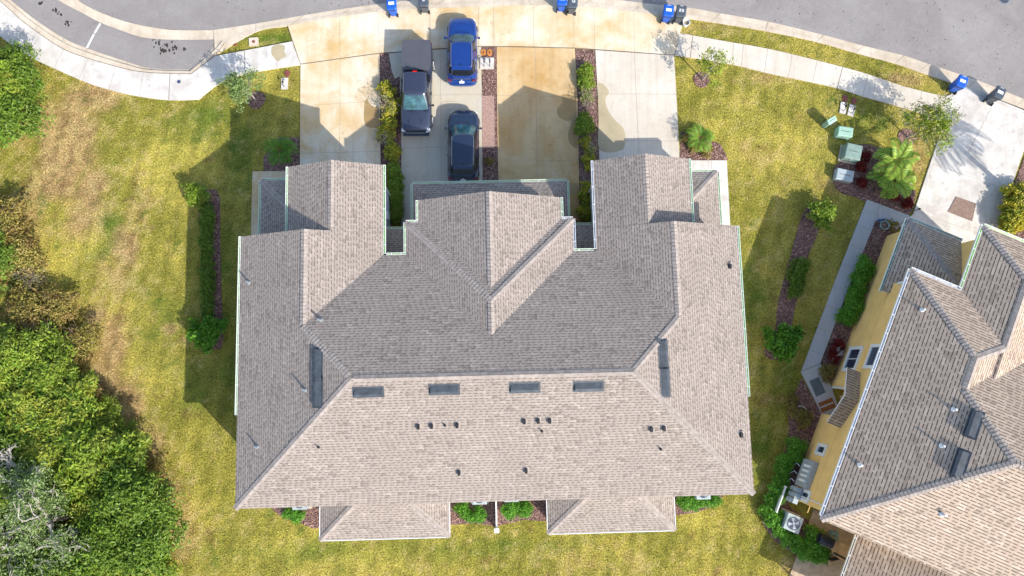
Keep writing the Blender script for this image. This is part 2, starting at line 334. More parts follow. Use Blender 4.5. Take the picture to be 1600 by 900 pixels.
xs=np.concatenate([-np.array(far[::-1])-0.,np.arange(-44,44.01,.25),np.array(far)]); ys=np.concatenate([-np.array(far[::-1])+0.,np.arange(-24,34.01,.25),np.array(far)])
tag(grid(xs,ys,0.,'lawn',M['turf']),'wide lawn of patchy yellow green turf with dry brown areas',None,None,'structure')

PAVED=[]   # ground polygons the grass blades keep off
def pg(pts,h=0): return [tuple(G(x,y,h)[:2]) for x,y in pts]
def dens(pts,k=6):
    P=[np.array(p,float) for p in pts]; out=[]
    for i in range(len(P)-1):
        a,b,c,d=P[max(i-1,0)],P[i],P[i+1],P[min(i+2,len(P)-1)]
        for j in range(k):
            t=j/k; out.append(.5*((2*b)+(c-a)*t+(2*a-5*b+4*c-d)*t*t+(3*b-a-3*c+d)*t**3))
    return [tuple(p) for p in out]+[tuple(P[-1])]
def pave(name,pts,z,mat,label=None,joints=(),seams=(),th=.3,parent=None,kind='structure',keep=True):
    w_=pg(pts); 
    if keep: PAVED.append(w_)
    b=MB().prism(w_,z-th,z)
    for js,mi,wd in((joints,1,.035),(seams,2,.02)):
        for a,c in js:
            A,C=G(*a),G(*c); d=C-A; d/=np.linalg.norm(d); n=np.array([-d[1],d[0],0])*wd/2; zz=np.array([0,0,z+.003+.001*mi])
            b.face([A+n*-1+zz,C-n+zz,C+n+zz,A+n+zz],mi)
    o=b.build(name,[mat,M['joint'],M['seam']],parent)
    if kind: o['kind']=kind
    if label: o['label']=label
    return o
ASP=dens([(-60,-75),(17,0),(57,32),(100,60),(137,76),(200,97),(237,107),(270,109)],4)+[(297,109),(334,75),(334,47)]+dens([(334,47),(400,37),(475,24),(550,12),(640,1),(700,-4),(820,-8),(930,-4),(1005,5),(1075,12),(1125,21),(1200,35),(1287,55),(1350,72),(1412,87),(1450,100),(1525,125),(1600,155),(1700,197),(1800,245)],4)+[(1900,-300),(-200,-300)]
pave('street',ASP,.012,M['asphalt'],'grey asphalt street curving past the driveways')
# ribbon gutter dividing the parking lane from the street
RU=dens([(95,-30),(122,0),(135,9),(160,21),(200,35),(250,45),(280,47.5),(334,47.5)],5); RL=dens([(60,-30),(91,0),(128,20),(156,35),(187,47),(225,59),(275,62.5),(334,62)],5)
rb=pg(RU); rl=pg(RL); b=MB()
for i in range(len(rb)-1):
    m_=[(rb[j][0]*.5+rl[j][0]*.5,rb[j][1]*.5+rl[j][1]*.5) for j in(i,i+1)]
    b.face([(*rl[i],.03),(*rl[i+1],.03),(*m_[1],.018),(*m_[0],.018)]); b.face([(*m_[0],.018),(*m_[1],.018),(*rb[i+1],.03),(*rb[i],.03)])
o=b.build('valley_gutter',M['kerb']); tag(o,'curved concrete valley gutter between parking lane and street',None,None,'structure')
def kerb(name,inner,outer,label,prof=((0,.02),(.45,.03),(.6,.085),(.8,.12),(1,.125)),back=True):
    a=pg(inner); c=pg(outer); PAVED.append(a+c[::-1]); b=MB()
    for i in range(len(a)-1):
        for (t0,z0),(t1,z1) in zip(prof[:-1],prof[1:]):
            q=lambda j,t,z:(a[j][0]*(1-t)+c[j][0]*t,a[j][1]*(1-t)+c[j][1]*t,z)
            b.face([q(i,t0,z0),q(i+1,t0,z0),q(i+1,t1,z1),q(i,t1,z1)][::-1])
        b.face([(*c[i],-.1),(*c[i],prof[-1][1]),(*c[i+1],prof[-1][1]),(*c[i+1],-.1)])
        if i%4==0: b.face([(a[i][0],a[i][1],.026),(a[i][0]+.02,a[i][1],.026),(c[i][0]+.02,c[i][1],prof[-1][1]+.004),(c[i][0],c[i][1],prof[-1][1]+.004)][::-1],1)
    if name=='parking_kerb':
        for i in range(len(a)-1):
            for t_,z_ in((.40,.05),(.97,.129)):
                p=[np.array([a[j][0]*(1-t_)+c[j][0]*t_,a[j][1]*(1-t_)+c[j][1]*t_,z_]) for j in(i,i+1)]; b.bar(p[0],p[1],.035,.012,1)
    o=b.build(name,[M['kerb'],M['joint']]); tag(o,label,None,None,'structure'); return o
KI=[(334,47),(400,37),(475,24),(550,12),(640,1),(700,-4),(820,-8),(930,-4),(1005,5),(1075,12),(1125,21),(1200,34),(1287,55),(1350,72),(1412,87),(1450,100),(1525,125),(1600,155),(1700,197)]
KO=[(336,88),(400,50.5),(452,41),(525,28),(597,19),(672,14),(830,9),(905,11),(987,19),(1045,26),(1110,35),(1195,49),(1275,66),(1335,83),(1398,100),(1435,113),(1510,139),(1585,168),(1690,212)]
KO2=dens(KO,4)
kerb('kerb',dens(KI,4),KO2,'tan concrete kerb running along the street edge',((0,.02),(.45,.03),(.65,.05),(.85,.062),(1,.065)))
K2I=dens([(-60,-70),(17,0),(57,32),(100,60),(137,76),(200,97),(237,107),(297,109)],4)+dens([(297,109),(334,75),(345,62)],3); K2O=dens([(-90,-70),(0,2),(40,37),(93,74),(130,90),(193,108),(235,115),(300,117)],4)+dens([(300,117),(337,88),(352,70)],3)
kerb('parking_kerb',K2I,K2O,'narrow concrete kerb round the parking lane',((0,.012),(.35,.02),(.42,.12),(.95,.125),(1,.125)))
SW_T=dens([(-90,-70),(0,2),(40,37),(93,74),(130,90),(193,108),(235,115),(300,117)],4); SW_B=dens([(470,102),(400,113),(350,127),(312,155)],3)+dens([(310,156),(265,157),(217,151),(172,141),(125,125),(45,88),(0,56),(-110,-30)],4)
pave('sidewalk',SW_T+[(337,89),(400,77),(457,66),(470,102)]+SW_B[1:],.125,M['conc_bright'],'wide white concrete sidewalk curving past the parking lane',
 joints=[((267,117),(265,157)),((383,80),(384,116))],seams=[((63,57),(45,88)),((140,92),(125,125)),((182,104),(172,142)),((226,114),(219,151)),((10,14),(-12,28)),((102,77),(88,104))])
APR=dens([(450,41),(525,28),(597,19),(672,14),(830,9),(905,11),(987,19),(1070,29)],4)+[(1062,53),(1053,87)]+dens([(1053,87),(900,76),(752,73),(593,84),(470,101)],3)+[(457,64)]
pave('driveway_apron',APR,.075,M['conc_tan'],'sun bleached tan concrete apron joining the four driveways to the street',
 joints=[((470,101),(450,41))],seams=[((531,30),(532,93)),((591,20),(593,84)),((748,12),(748,74)),((771,11),(772,74)),((833,10),(834,74)),((896,11),(897,76)),((928,14),(929,79)),((990,21),(991,82)),((672,15),(672,78))])
RT_=dens([(1062,52.5),(1137,66),(1200,77),(1275,95),(1350,115),(1412,136),(1478,152)],3); RB_=dens([(1480,192),(1432,176),(1400,166),(1350,152),(1307,138),(1267,129),(1200,115),(1142,101),(1054,87)],3)
pave('sidewalk',RT_+RB_,.08,M['conc_white'],'narrow pale sidewalk between the roadside verge and the right lawn',
 joints=[((1082,57),(1078,91)),((1316,105),(1307,139))],seams=[((1146,68),(1143,101)),((1161,71),(1158,104)),((1199,77),(1194,112)),((1237,86),(1231,121)),((1276,95),(1269,129)),((1355,117),(1347,151)),((1395,129),(1388,163)),((1440,141),(1432,176))])
DL=[(101,470),(255,469)]
def drive(label,pts,mat,seams): return pave('driveway',pts,.07,mat,label,seams=seams,th=.3)
J=[((470,101),(593,84)),((752,73),(625,80))]
drive('amber stained concrete driveway on the far left of the row',[(470,101.5),(593,84.5),(595,262),(600,330),(469,330),(469,255)],M['conc_tan'],[((532,93),(531,260)),((489,165),(593,158)),((470,240),(594,237))])
drive('grey concrete driveway with the three parked vehicles',[(624,81),(752,73.5),(754,290),(752,380),(628,380),(627,200)],M['conc_grey'],[((688,77),(690,300)),((627,232),(753,229)),((627,150),(752,148))])
drive('deep amber driveway without cars right of the gravel strip',[(776,73.5),(898,76.5),(902,150),(906,345),(780,345),(777,200)],M['conc_tan_deep'],[((836,74),(841,300)),((777,150),(902,152)),((779,250),(905,252))])
drive('pale grey driveway on the right side of the row',[(930,79),(1053,87.5),(1061,235),(1062,330),(938,330),(934,150)],M['conc_white'],[((991,83),(998,250)),((933,147),(1057,148)),((937,220),(1061,221))])
b=MB()
for a,c in(((470,101),(593,84)),((593,84),(752,73)),((752,73),(900,76)),((900,76),(1053,87))):
    A,C=G(*a),G(*c); d=C-A; d/=np.linalg.norm(d); n=np.array([-d[1],d[0],0])*.025; zz=np.array([0,0,.082]); b.face([A-n+zz,C-n+zz,C+n+zz,A+n+zz])
tag(b.build('expansion_joint',M['joint']),'dark expansion joint between apron and driveways',None,None,'structure')
NDR=[(1480,192),(1478,151)]+[(x,y-2) for x,y in KO2 if 1500<x<1692]+[(1650,215),(1622,180),(1597,240),(1559,352),(1556,420),(1480,470),(1405,352),(1426,335),(1463,225)]
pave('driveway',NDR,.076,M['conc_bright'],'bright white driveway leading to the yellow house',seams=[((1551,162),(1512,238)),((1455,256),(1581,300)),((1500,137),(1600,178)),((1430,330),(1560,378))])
def blobpoly(pts,z,name,mat,label,n=4):
    b=MB(); P=pg(dens(pts+[pts[0]],n)[:-1]); b.prism(P,z-.002,z); return tag(b.build(name,mat),label,None,None,'structure')
T3=lambda l:[(800+x/4,y/4) for x,y in l]; T2=lambda l:[(400+x/4,y/4) for x,y in l]
blobpoly(T3([(372,528),(388,560),(380,600),(345,590),(305,600),(315,640),(280,690),(295,735),(335,757),(372,760),(350,830),(356,890),(392,925),(408,900),(402,700),(398,590)]),.0745,'wet_patch',M['wet'],'amber wet stain along the right edge of the deep amber driveway')
blobpoly(T3([(540,517),(575,535),(606,580),(582,625),(600,690),(640,750),(692,800),(706,860),(685,940),(548,940),(540,760),(537,600)]),.0745,'wet_patch',M['wetgrey'],'tan wet stain spreading over the pale grey driveway')
blobpoly(T2([(680,640),(695,620),(712,650),(740,672),(768,680),(772,790),(730,802),(690,790),(676,740)]),.0745,'wet_patch',M['wet'],'amber wet stain beside the croton bed on the far left driveway')
blobpoly([(888,290),(892,286),(903,288),(905,300),(898,305),(889,302)],.0745,'wet_patch',M['wet'],'small wet stain beside the skirt roof corner')
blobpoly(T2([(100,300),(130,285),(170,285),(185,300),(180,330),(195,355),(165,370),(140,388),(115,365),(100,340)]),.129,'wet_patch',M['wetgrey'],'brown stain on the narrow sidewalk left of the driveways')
# mulch beds
def bed(label,pts,z=.045,curve=False):
    P=dens(pts+[pts[0]],4)[:-1] if curve else pts
    return tag(pave('planting_bed',P,z,M['mulch'],label),label,None,None,'structure')
bed('mulch bed between the far left driveway and the parked pickup',[(593,85),(624,81),(627,200),(628,350),(600,350),(595,262)])
bed('narrow mulch strip right of the parked cars',[(752.5,74),(776,74),(778,200),(781,300),(754,300)])
bed('mulch bed between the deep amber and pale grey driveways',[(898.5,77),(929.5,79),(933,150),(937,345),(906,345),(902,150)])
bed('dark mulch strip beside the left hedge',[(322,295),(338,297),(344,310),(345,420),(349,530),(346,545),(325,545),(334,510),(320,330),(312,310)],curve=False)
bed('mulch strip down the right side lawn',[(1262,322),(1285,335),(1275,370),(1262,400),(1250,450),(1240,490),(1232,530),(1225,560),(1200,560),(1195,545),(1210,520),(1216,470),(1235,400),(1250,345)],curve=True)
bed('mulch bed behind the house at its left rear corner',[(415,780),(510,780),(510,822),(490,826),(465,815),(440,808),(425,795)])
bed('mulch bed between the two rear patios',[(700,740),(860,740),(860,815),(820,812),(775,822),(740,818),(700,820)])
bed('mulch bed behind the right rear corner of the house',[(1050,750),(1140,750),(1130,775),(1118,790),(1090,800),(1052,806)])
bed('mulch bed round the utility cabinets and lime palm',[(1330,232),(1350,225),(1380,235),(1410,262),(1425,290),(1430,305),(1418,336),(1370,322),(1335,308),(1312,300),(1302,282),(1303,262),(1318,250)],curve=True)
bed('mulch bed along the yellow house wall',[(1367,345),(1400,358),(1410,350),(1384,380),(1350,470),(1302,600),(1290,590),(1283,567),(1325,450)])
bed('mulch bed wrapping the rear corner of the yellow house',[(1252,590),(1284,648),(1272,690),(1232,790),(1285,830),(1300,850),(1330,880),(1320,900),(1290,885),(1240,865),(1210,845),(1192,820),(1190,790),(1215,730),(1232,690),(1232,640)],.04)
bed('mulch bed round the palm beside the left front walkway',[(412,268),(412,245),(435,215),(468,215),(468,268)],.03)
bed('mulch bed round the palm beside the right front walkway',[(1064,205),(1095,215),(1125,225),(1138,250),(1062,250)],.03)
bed('mulch bed beside the white driveway at the right edge',[(1600,245),(1660,230),(1660,420),(1560,380),(1562,350)],.05)
pave('gravel_strip',[(608,84),(624,82),(625,120),(617,124),(612,110)],.052,M['conc_grey'],'pale gravel patch in the bed by the pickup',keep=False)
pave('gravel_bed',[(753,150),(772,150),(773,232),(754,232)],.05,simple('pink_gravel',(.42,.27,.22),.95,var=.6,sc=30,bump=1.),'pale pink gravel in the strip right of the cars',keep=False)
# mulch rings
def ring(px,py,r,label):
    b=MB(); g=G(px,py); pts=[(g[0]+r*(1+.08*math.sin(3*a))*math.cos(a),g[1]+r*math.sin(a)) for a in np.linspace(0,2*math.pi,20,endpoint=False)]
    b.prism(pts,-.1,.04); PAVED.append(pts); tag(b.build('mulch_ring',M['mulch']),label,None,None,'structure')
ring(400,156,.62,'mulch ring under the small tree on the left lawn'); ring(1096,125,.55,'dark mulch ring under the sapling right of the driveways'); ring(1417,215,.6,'mulch ring under the flowering tree by the white driveway')
# walkways
pave('walkway',[(395,268),(469,268),(469,262),(480,262),(480,400),(392,400)],.075,M['conc_tan'],'tan concrete walkway round the left porch',seams=[((418,268),(418,282)),((394,315),(410,315))])
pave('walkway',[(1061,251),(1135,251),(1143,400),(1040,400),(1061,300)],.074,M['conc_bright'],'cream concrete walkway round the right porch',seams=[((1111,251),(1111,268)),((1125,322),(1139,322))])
pave('walkway',[(1354,312),(1420,337),(1404,352),(1410,350),(1400,358),(1367,345),(1325,450),(1281,567),(1298,603),(1312,645),(1290,650),(1283,647),(1251,581),(1300,450)],.08,M['walk'],'pale grey concrete path along the yellow house',
 joints=[((1251,580),(1282,568))],seams=[((1349,328),(1372,337)),((1340,352),(1364,361)),((1327,382),(1350,392)),((1314,413),(1337,422)),((1301,447),(1324,455)),((1289,478),(1312,487)),((1276,511),(1299,520)),((1263,546),(1287,555))])
# street markings, manhole, stains
b=MB(); 
for a,c in(((157,37),(148,52)),((147,53.5),(136,75))):
    A,C=G(*a),G(*c); d=C-A; d/=np.linalg.norm(d); n=np.array([-d[1],d[0],0])*.065; zz=np.array([0,0,.017]); b.face([A-n+zz,C-n+zz,C+n+zz,A+n+zz][::-1])
tag(b.build('parking_line',M['white']),'white painted parking stall line',None,None,'structure')
b=MB()
for px,py,n_,s_ in((64,5,7,3),(84,15,6,3),(93,21,5,2.5),(104,32,4,5),(108,40,3,3),(262,74,22,9),(250,80,8,5),(289,78,4,2),(240,60,4,3),(252,68,6,5)):
    for k in range(n_):
        g=G(px+random.gauss(0,s_),py+random.gauss(0,s_*.6)); r=random.uniform(.025,.10); ph=random.random()*6
        b.face([(g[0]+r*(.6+.5*random.random())*math.cos(q+ph),g[1]+1.5*r*(.6+.5*random.random())*math.sin(q+ph),.0165+k*.0002) for q in np.linspace(0,2*math.pi,8,endpoint=False)])
for k in range(420):
    px=random.uniform(330,1590); py=random.uniform(0,130); g=G(px,py); 
    if py>(-.25*(px-330)/10+40 if px<600 else (px-1000)*.25-8): continue
    r=random.uniform(.015,.045); b.face([(g[0]+r*math.cos(q),g[1]+r*math.sin(q),.0175) for q in np.linspace(0,2*math.pi,6,endpoint=False)])
tag(b.build('oil_stain',simple('oil',(.035,.026,.022),.8)),'scattered dark oil and tar spots on the asphalt',None,None,'stuff')
def disc(name,px,py,r,mat,label,cat,z=.02,h=.012,rim=True):
    g=G(px,py); t_=thing(name,label,cat,(g[0],g[1],z)); b=MB().cyl((0,0,0),r,h,28); b.build('frame',M['pipe'] if rim else mat,t_); b2=MB().cyl((0,0,h),r*.86,.006,28)
    for k in range(-3,4): b2.box((k*r*.2,0,h+.008),(r*.05,1.4*r*math.sqrt(max(.05,1-(k*.25)**2)),.006))
    b2.build('lid',mat,t_); return t_
disc('manhole_cover',1569,-1,.36,M['cart_grey'],'dark round manhole cover in the street at the top edge','manhole')
disc('cleanout_cap',281,129,.13,simple('blue_iron',(.07,.08,.16),.5),'small round blue iron cap in the white sidewalk','utility cap',.126)
g=G(397,66); t_=thing('drain_box','square concrete drain box with round lid in the grass wedge','drain',(g[0],g[1],0),.1)
MB().box((0,0,.04),(.62,.58,.1)).build('pad',M['kerb'],t_); MB().cyl((0,0,.09),.1,.02,16).build('lid',M['meterlid'],t_)
g=G(367,69); t_=thing('valve_lid','small round brown valve lid in the grass wedge','valve lid',(g[0],g[1],0)); MB().cyl((0,0,0),.14,.05,16).build('lid',M['meterlid'],t_)

# ------------------------------------------------ houses
class Frame:
    def __init__(s,org,rz): s.o=np.array(org,float); s.r=rz; s.c,s.s=math.cos(rz),math.sin(rz)
    def loc(s,p): p=np.array(p)-s.o; return np.array([s.c*p[0]+s.s*p[1],-s.s*p[0]+s.c*p[1],p[2]])
    def vec(s,p): return np.array([s.c*p[0]+s.s*p[1],-s.s*p[0]+s.c*p[1],p[2]])
    def onroof(s,px,py,fn):
        h=7.
        for _ in range(12): q=s.loc(G(px,py,h)); h=fn(q[0],q[1])
        return np.array([q[0],q[1],h])
    def onwall(s,px,py,u=None,v=None):
        o,d=ray(px,py); o=s.loc(o); d=s.vec(d); t=((u-o[0])/d[0]) if u is not None else ((v-o[1])/d[1]); return o+d*t
def hip(b,u0,u1,v0,v1,E,k,axis='v',hS=True,hN=True,thk=.16,gm=2,soff=1):
    "shingled hip or gable roof; hS/hN: hipped at the low/high end of its ridge axis"
    sw=axis=='u'
    if sw: u0,u1,v0,v1=v0,v1,u0,u1
    half=(u1-u0)/2; c=(u0+u1)/2; zr=E+k*half; a=v0+(half if hS else 0); d=v1-(half if hN else 0)
    T=(lambda p:(p[1],p[0],p[2])) if sw else (lambda p:p)
    def f(pts,m=0): b.face([T(p) for p in (pts[::-1] if sw else pts)],m)
    f([(u0,v1,E),(u0,v0,E),(c,a,zr),(c,d,zr)]); f([(u1,v0,E),(u1,v1,E),(c,d,zr),(c,a,zr)])
    z2=E-thk
    if hS: f([(u0,v0,E),(u1,v0,E),(c,a,zr)])
    else: f([(u0,v0,E),(u1,v0,E),(c,v0,zr)],gm)
    if hN: f([(u1,v1,E),(u0,v1,E),(c,d,zr)])
    else: f([(u1,v1,E),(u0,v1,E),(c,v1,zr)],gm)
    for p,q in(((u0,v0),(u1,v0)),((u1,v0),(u1,v1)),((u1,v1),(u0,v1)),((u0,v1),(u0,v0))): f([(*p,z2),(*q,z2),(*q,E),(*p,E)],soff)
    f([(u0,v0,z2),(u0,v1,z2),(u1,v1,z2),(u1,v0,z2)],soff)
def caps(name,mat,segs,parent,w=.17,step=.2,n_=1):
    b=MB()
    for a,c,(n1,n2) in segs:
        a=np.array(a,float); c=np.array(c,float); d=c-a; L=np.linalg.norm(d); d/=L; K=int(L/step)
        n1=np.array(n1,float); n2=np.array(n2,float)
        for n in (n1,n2):
            n/=np.linalg.norm(n); s_=np.cross(d,n); s_/=np.linalg.norm(s_)
            if s_[2]>0: s_=-s_
            for i in range(K):
                p=a+d*i*step; q=p+d*step*1.0; lo,hi=.012,.034; j=random.uniform(-.006,.006)
                A,B=p+n*hi,q+n*lo; b.face([A,B,B+s_*(w+j),A+s_*(w+j)] if np.cross(B-A,s_).dot(n)>0 else [A,A+s_*(w+j),B+s_*(w+j),B])
                b.face([A,A+s_*(w+j),p+s_*(w+j),p]); b.face([A+s_*(w+j),B+s_*(w+j),q+s_*(w+j),p+s_*(w+j)])
    return b.build(name,mat,parent)
def gutter(parent,pts,z,out,mat_in,n='gutter',hang=1.2,wd=.115):
    "open U-shaped gutter hung outside an eave; out gives the outward normal per segment"
    for i in range(len(pts)-1):
        b=MB(); a=np.array([*pts[i],z]); c=np.array([*pts[i+1],z]); o_=np.array([*out[i],0.]); d=c-a; L=np.linalg.norm(d); d/=L
        q=lambda p,off,dz:p+o_*off+np.array([0,0,dz])
        b.bar(q(a,.004+wd/2,-.11),q(c,.004+wd/2,-.11),wd,.012,1); b.bar(q(a,.01,-.06),q(c,.01,-.06),.012,.12,1)
        b.bar(q(a,wd,-.05),q(c,wd,-.05),.022,.13,0)
        b.bar(q(a,.012,.0),q(c,.012,.0),.02,.015,0)
        for e in (a+d*.012,c-d*.012): b.bar(q(e,.02,-.05),q(e,wd,-.05),.02,.11,0)
        k=max(1,int(L/hang))
        for j in range(k+1):
            e=a+d*(L*(j+.5)/(k+1)); b.bar(q(e,.0,-.0),q(e,wd,.008),.035,.012,0)
        b.build(n,[M['white'],mat_in],parent)
k=5/12; E_=5.3
HF=Frame((0,0,0),math.radians(1.33))
hs=thing('apartment_house','large brown shingled house of many hips and gables in the middle','house',(0,0,0),math.radians(1.33))
UW,UE,VS,VN=-14.6,13.6,-7.19,6.5
b=MB()
hip(b,UW,UE,VS,VN,E_,k,'u')
hip(b,UW,-6.57,1.2,7.75,E_-.012,k,'v',False,False); hip(b,5.5,UE,1.2,7.75,E_-.012,k,'v',False,False)
hip(b,-12.0,-6.57,5.0,11.75,E_-.024,k,'v',False,False); hip(b,5.5,11.05,5.0,11.75,E_-.024,k,'v',False,False)
hip(b,-5.3,4.22,.5,8.36,E_-.006,k,'v',False,True); hip(b,-4.6,3.56,2.5,9.63,E_-.018,k,'v',False,False)
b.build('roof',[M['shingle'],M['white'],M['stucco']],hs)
NW_,NE_,NS_,NN_=(-k,0,1),(k,0,1),(0,-k,1),(0,k,1)
RH_=E_+k*(VN-VS)/2; vm=(VN+VS)/2; hw=(VN-VS)/2
wz=E_+k*4.015; gz=E_+k*2.715; cz=E_+k*4.76; nz=E_-.018+k*4.08
capL=[((UW,VS,E_),(UW+hw,vm,RH_),(NW_,NS_)),((UE,VS,E_),(UE-hw,vm,RH_),(NE_,NS_)),((UE-hw,vm,RH_),(UW+hw,vm,RH_),(NS_,NN_)),
 ((-10.59,2.49,wz),(UW+hw,vm,RH_),(NW_,NN_)),((9.55,2.49,wz),(UE-hw,vm,RH_),(NE_,NN_)),
 ((-10.585,7.75,wz-.012),(-10.585,2.5,wz-.012),(NW_,NE_)),((9.55,7.75,wz-.012),(9.55,2.5,wz-.012),(NW_,NE_)),
 ((-9.285,11.75,gz-.024),(-9.285,7.8,gz-.024),(NW_,NE_)),((8.275,11.75,gz-.024),(8.275,7.8,gz-.024),(NW_,NE_)),
 ((-5.3,8.36,E_),(-.54,3.6,cz),(NW_,NN_)),((4.22,8.36,E_),(-.54,3.6,cz),(NE_,NN_)),((-.54,3.6,cz),(-.54,1.75,cz),(NW_,NE_)),((-.52,9.63,nz),(-.52,4.4,nz),(NW_,NE_))]
for c_ in capL: caps('ridge_cap',M['cap'],[c_],hs)
# metal valleys
def strip(b,a,c,wd,lift,m=0):
    a=np.array(a,float)+[0,0,lift]; c=np.array(c,float)+[0,0,lift]; b.bar(a,c,wd,.012,m)
# walls as one outline
I=.42
out=[(UW+I,VS+I),(UE-I,VS+I),(UE-I,7.45),(11.05-I,7.45),(11.05-I,11.4),(5.5+I,11.4),(5.5+I,6.2),(4.22-.3,6.2),(4.22-.3,8.06),(3.2,8.06),(3.2,9.3),(-4.24,9.3),(-4.24,8.06),(-5.0,8.06),(-5.0,6.2),(-6.57-I,6.2),(-6.57-I,11.4),(-12+I,11.4),(-12+I,7.45),(UW+I,7.45)]
wb=MB(); n=len(out)
for i in range(n):
    p,q=out[i],out[(i+1)%n]; wb.face([(*p,0),(*q,0),(*q,E_-.17),(*p,E_-.17)])
wb.build('wall',M['stucco'],hs)
def lowhip(name,faces,parent,mats):
    b=MB()
    for f,m_ in faces: b.face(f,m_)
    return b.build(name,mats,parent)
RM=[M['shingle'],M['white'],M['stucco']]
def slab_under(pts,z,name='soffit'):
    MB().prism(pts,z-.16,z-.02).build(name,M['white'],hs)
# skirt roof over the middle garages (eave 2.9)
e=2.9; a0,a1,f0,bk=-5.2,4.2,11.25,8.06; r=lambda d:e+k*d
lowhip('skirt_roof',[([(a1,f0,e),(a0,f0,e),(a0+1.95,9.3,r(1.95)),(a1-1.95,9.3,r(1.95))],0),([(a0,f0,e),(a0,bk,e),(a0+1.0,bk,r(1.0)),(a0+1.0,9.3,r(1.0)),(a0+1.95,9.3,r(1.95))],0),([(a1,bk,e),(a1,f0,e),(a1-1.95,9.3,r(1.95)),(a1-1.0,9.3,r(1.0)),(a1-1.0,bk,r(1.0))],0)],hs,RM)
slab_under([(a0,f0),(a1,f0),(a1,bk+.01),(3.22,bk+.01),(3.22,9.32),(-4.26,9.32),(-4.26,bk+.01),(a0,bk+.01)],e)
MB().prism([(a0+.4,f0-.4),(a1-.4,f0-.4),(a1-.4,9.31),(a0+.4,9.31)],0,e-.17).build('garage_wall',M['stucco'],hs)
for s_,(u0,u1) in((0,(-14.37,-11.58)),(1,(10.63,13.45))):
    f0=11.66; cu=u0 if s_==0 else u1; ou=u1 if s_==0 else u0; sg=1 if s_==0 else -1; dd=abs(u1-u0)
    P1=[(cu,f0,e),(cu,7.46,e),(ou,7.46,r(dd)),(ou,f0-dd,r(dd))]; P2=[(ou,f0,e),(cu,f0,e),(ou,f0-dd,r(dd))]
    if s_: P1=P1[::-1]; P2=P2[::-1]
    lowhip('porch_roof',[(P1,0),(P2,0)],hs,RM); slab_under([(u0,f0),(u1,f0),(u1,7.47),(u0,7.47)],e)
    caps('ridge_cap',M['cap'],[((cu,f0,e),(ou,f0-dd,r(dd)),((-k*sg,0,1),NN_))],hs)
    for vv in (11.35,9.4): MB().box(((cu+.3*sg),vv,(e-.17)/2),(.3,.3,e-.17)).build('porch_post',M['stucco'],hs)
for u0,u1 in((-6.98,-5.0),(3.9,5.93)):
    lowhip('entry_roof',[([(u1,8.5,e),(u0,8.5,e),(u0,6.21,r(2.29)),(u1,6.21,r(2.29))],0)],hs,RM); slab_under([(u0,8.5),(u1,8.5),(u1,6.21),(u0,6.21)],e)
    MB().box(((u0+u1)/2,6.26,1.05),(.95,.06,2.1)).build('front_door',M['white'],hs)
# rear patio roofs (eave 2.7)
kp=.43
for u0,u1 in((-10.7,-3.28),(2.42,9.8)):
    e2=2.7; v0=-9.58; d_=-6.78-v0; b=MB()
    b.face([(u0,v0,e2),(u1,v0,e2),(u1-d_,v0+d_,e2+kp*d_),(u0+d_,v0+d_,e2+kp*d_)]); b.face([(u0,v0+d_,e2),(u0,v0,e2),(u0+d_,v0+d_,e2+kp*d_)]); b.face([(u1,v0,e2),(u1,v0+d_,e2),(u1-d_,v0+d_,e2+kp*d_)])
    b.build('patio_roof',RM,hs); slab_under([(u0,v0),(u1,v0),(u1,v0+d_-.01),(u0,v0+d_-.01)],e2)
    for x_ in(u0,u1): caps('ridge_cap',M['cap'],[((x_,v0,e2),(x_+d_*(1 if x_==u0 else -1),v0+d_,e2+kp*d_),((-kp if x_==u0 else kp,0,1),(0,-kp,1)))],hs)
    MB().bar((u0-.03,v0,e2-.08),(u0-.03,v0+d_,e2-.08),.04,.17).bar((u1+.03,v0,e2-.08),(u1+.03,v0+d_,e2-.08),.04,.17).bar((u0,v0-.03,e2-.08),(u1,v0-.03,e2-.08),.04,.17).build('fascia',M['white'],hs)
    for x_ in(u0+.3,(u0+u1)/2,u1-.3): MB().box((x_,v0+.35,1.27),(.25,.25,2.54)).build('patio_post',M['stucco'],hs)
    MB().bar((u0+.4,v0+.35,1.3),(u1-.4,v0+.35,1.3),.03,2.4).build('screen',M['carglass_dark'],hs)
GI=M['green_gutter']
gutter(hs,[(UW,7.75),(UW,-2.2)],E_,[(-1,0)],GI); gutter(hs,[(UE,-1.9),(UE,7.75)],E_,[(1,0)],GI)
gutter(hs,[(-12,11.75),(-12,7.6)],E_,[(-1,0)],GI); gutter(hs,[(-6.57,6.6),(-6.57,11.75)],E_,[(1,0)],GI)
gutter(hs,[(5.5,11.75),(5.5,6.6)],E_,[(-1,0)],M['white_gutter']); gutter(hs,[(11.05,7.6),(11.05,11.75)],E_,[(1,0)],GI)
gutter(hs,[(-4.6,9.63),(-4.6,8.5)],E_,[(-1,0)],GI); gutter(hs,[(3.56,8.5),(3.56,9.63)],E_,[(1,0)],GI)
gutter(hs,[(-4.62,8.36),(-5.3,8.36),(-5.3,6.62)],E_,[(0,1),(-1,0)],GI); gutter(hs,[(4.22,6.62),(4.22,8.36),(3.58,8.36)],E_,[(1,0),(0,1)],M['white_gutter'])
gutter(hs,[(-6.4,6.5),(-5.3,6.5)],E_,[(0,1)],GI); gutter(hs,[(4.22,6.5),(5.33,6.5)],E_,[(0,1)],GI)
gutter(hs,[(-5.2,8.5),(-5.2,11.25),(4.2,11.25),(4.2,8.5)],2.9,[(-1,0),(0,1),(1,0)],GI)
gutter(hs,[(-14.37,7.9),(-14.37,11.66),(-12.15,11.66)],2.9,[(-1,0),(0,1)],GI); gutter(hs,[(11.2,11.66),(13.45,11.66),(13.45,7.9)],2.9,[(0,1),(1,0)],GI)
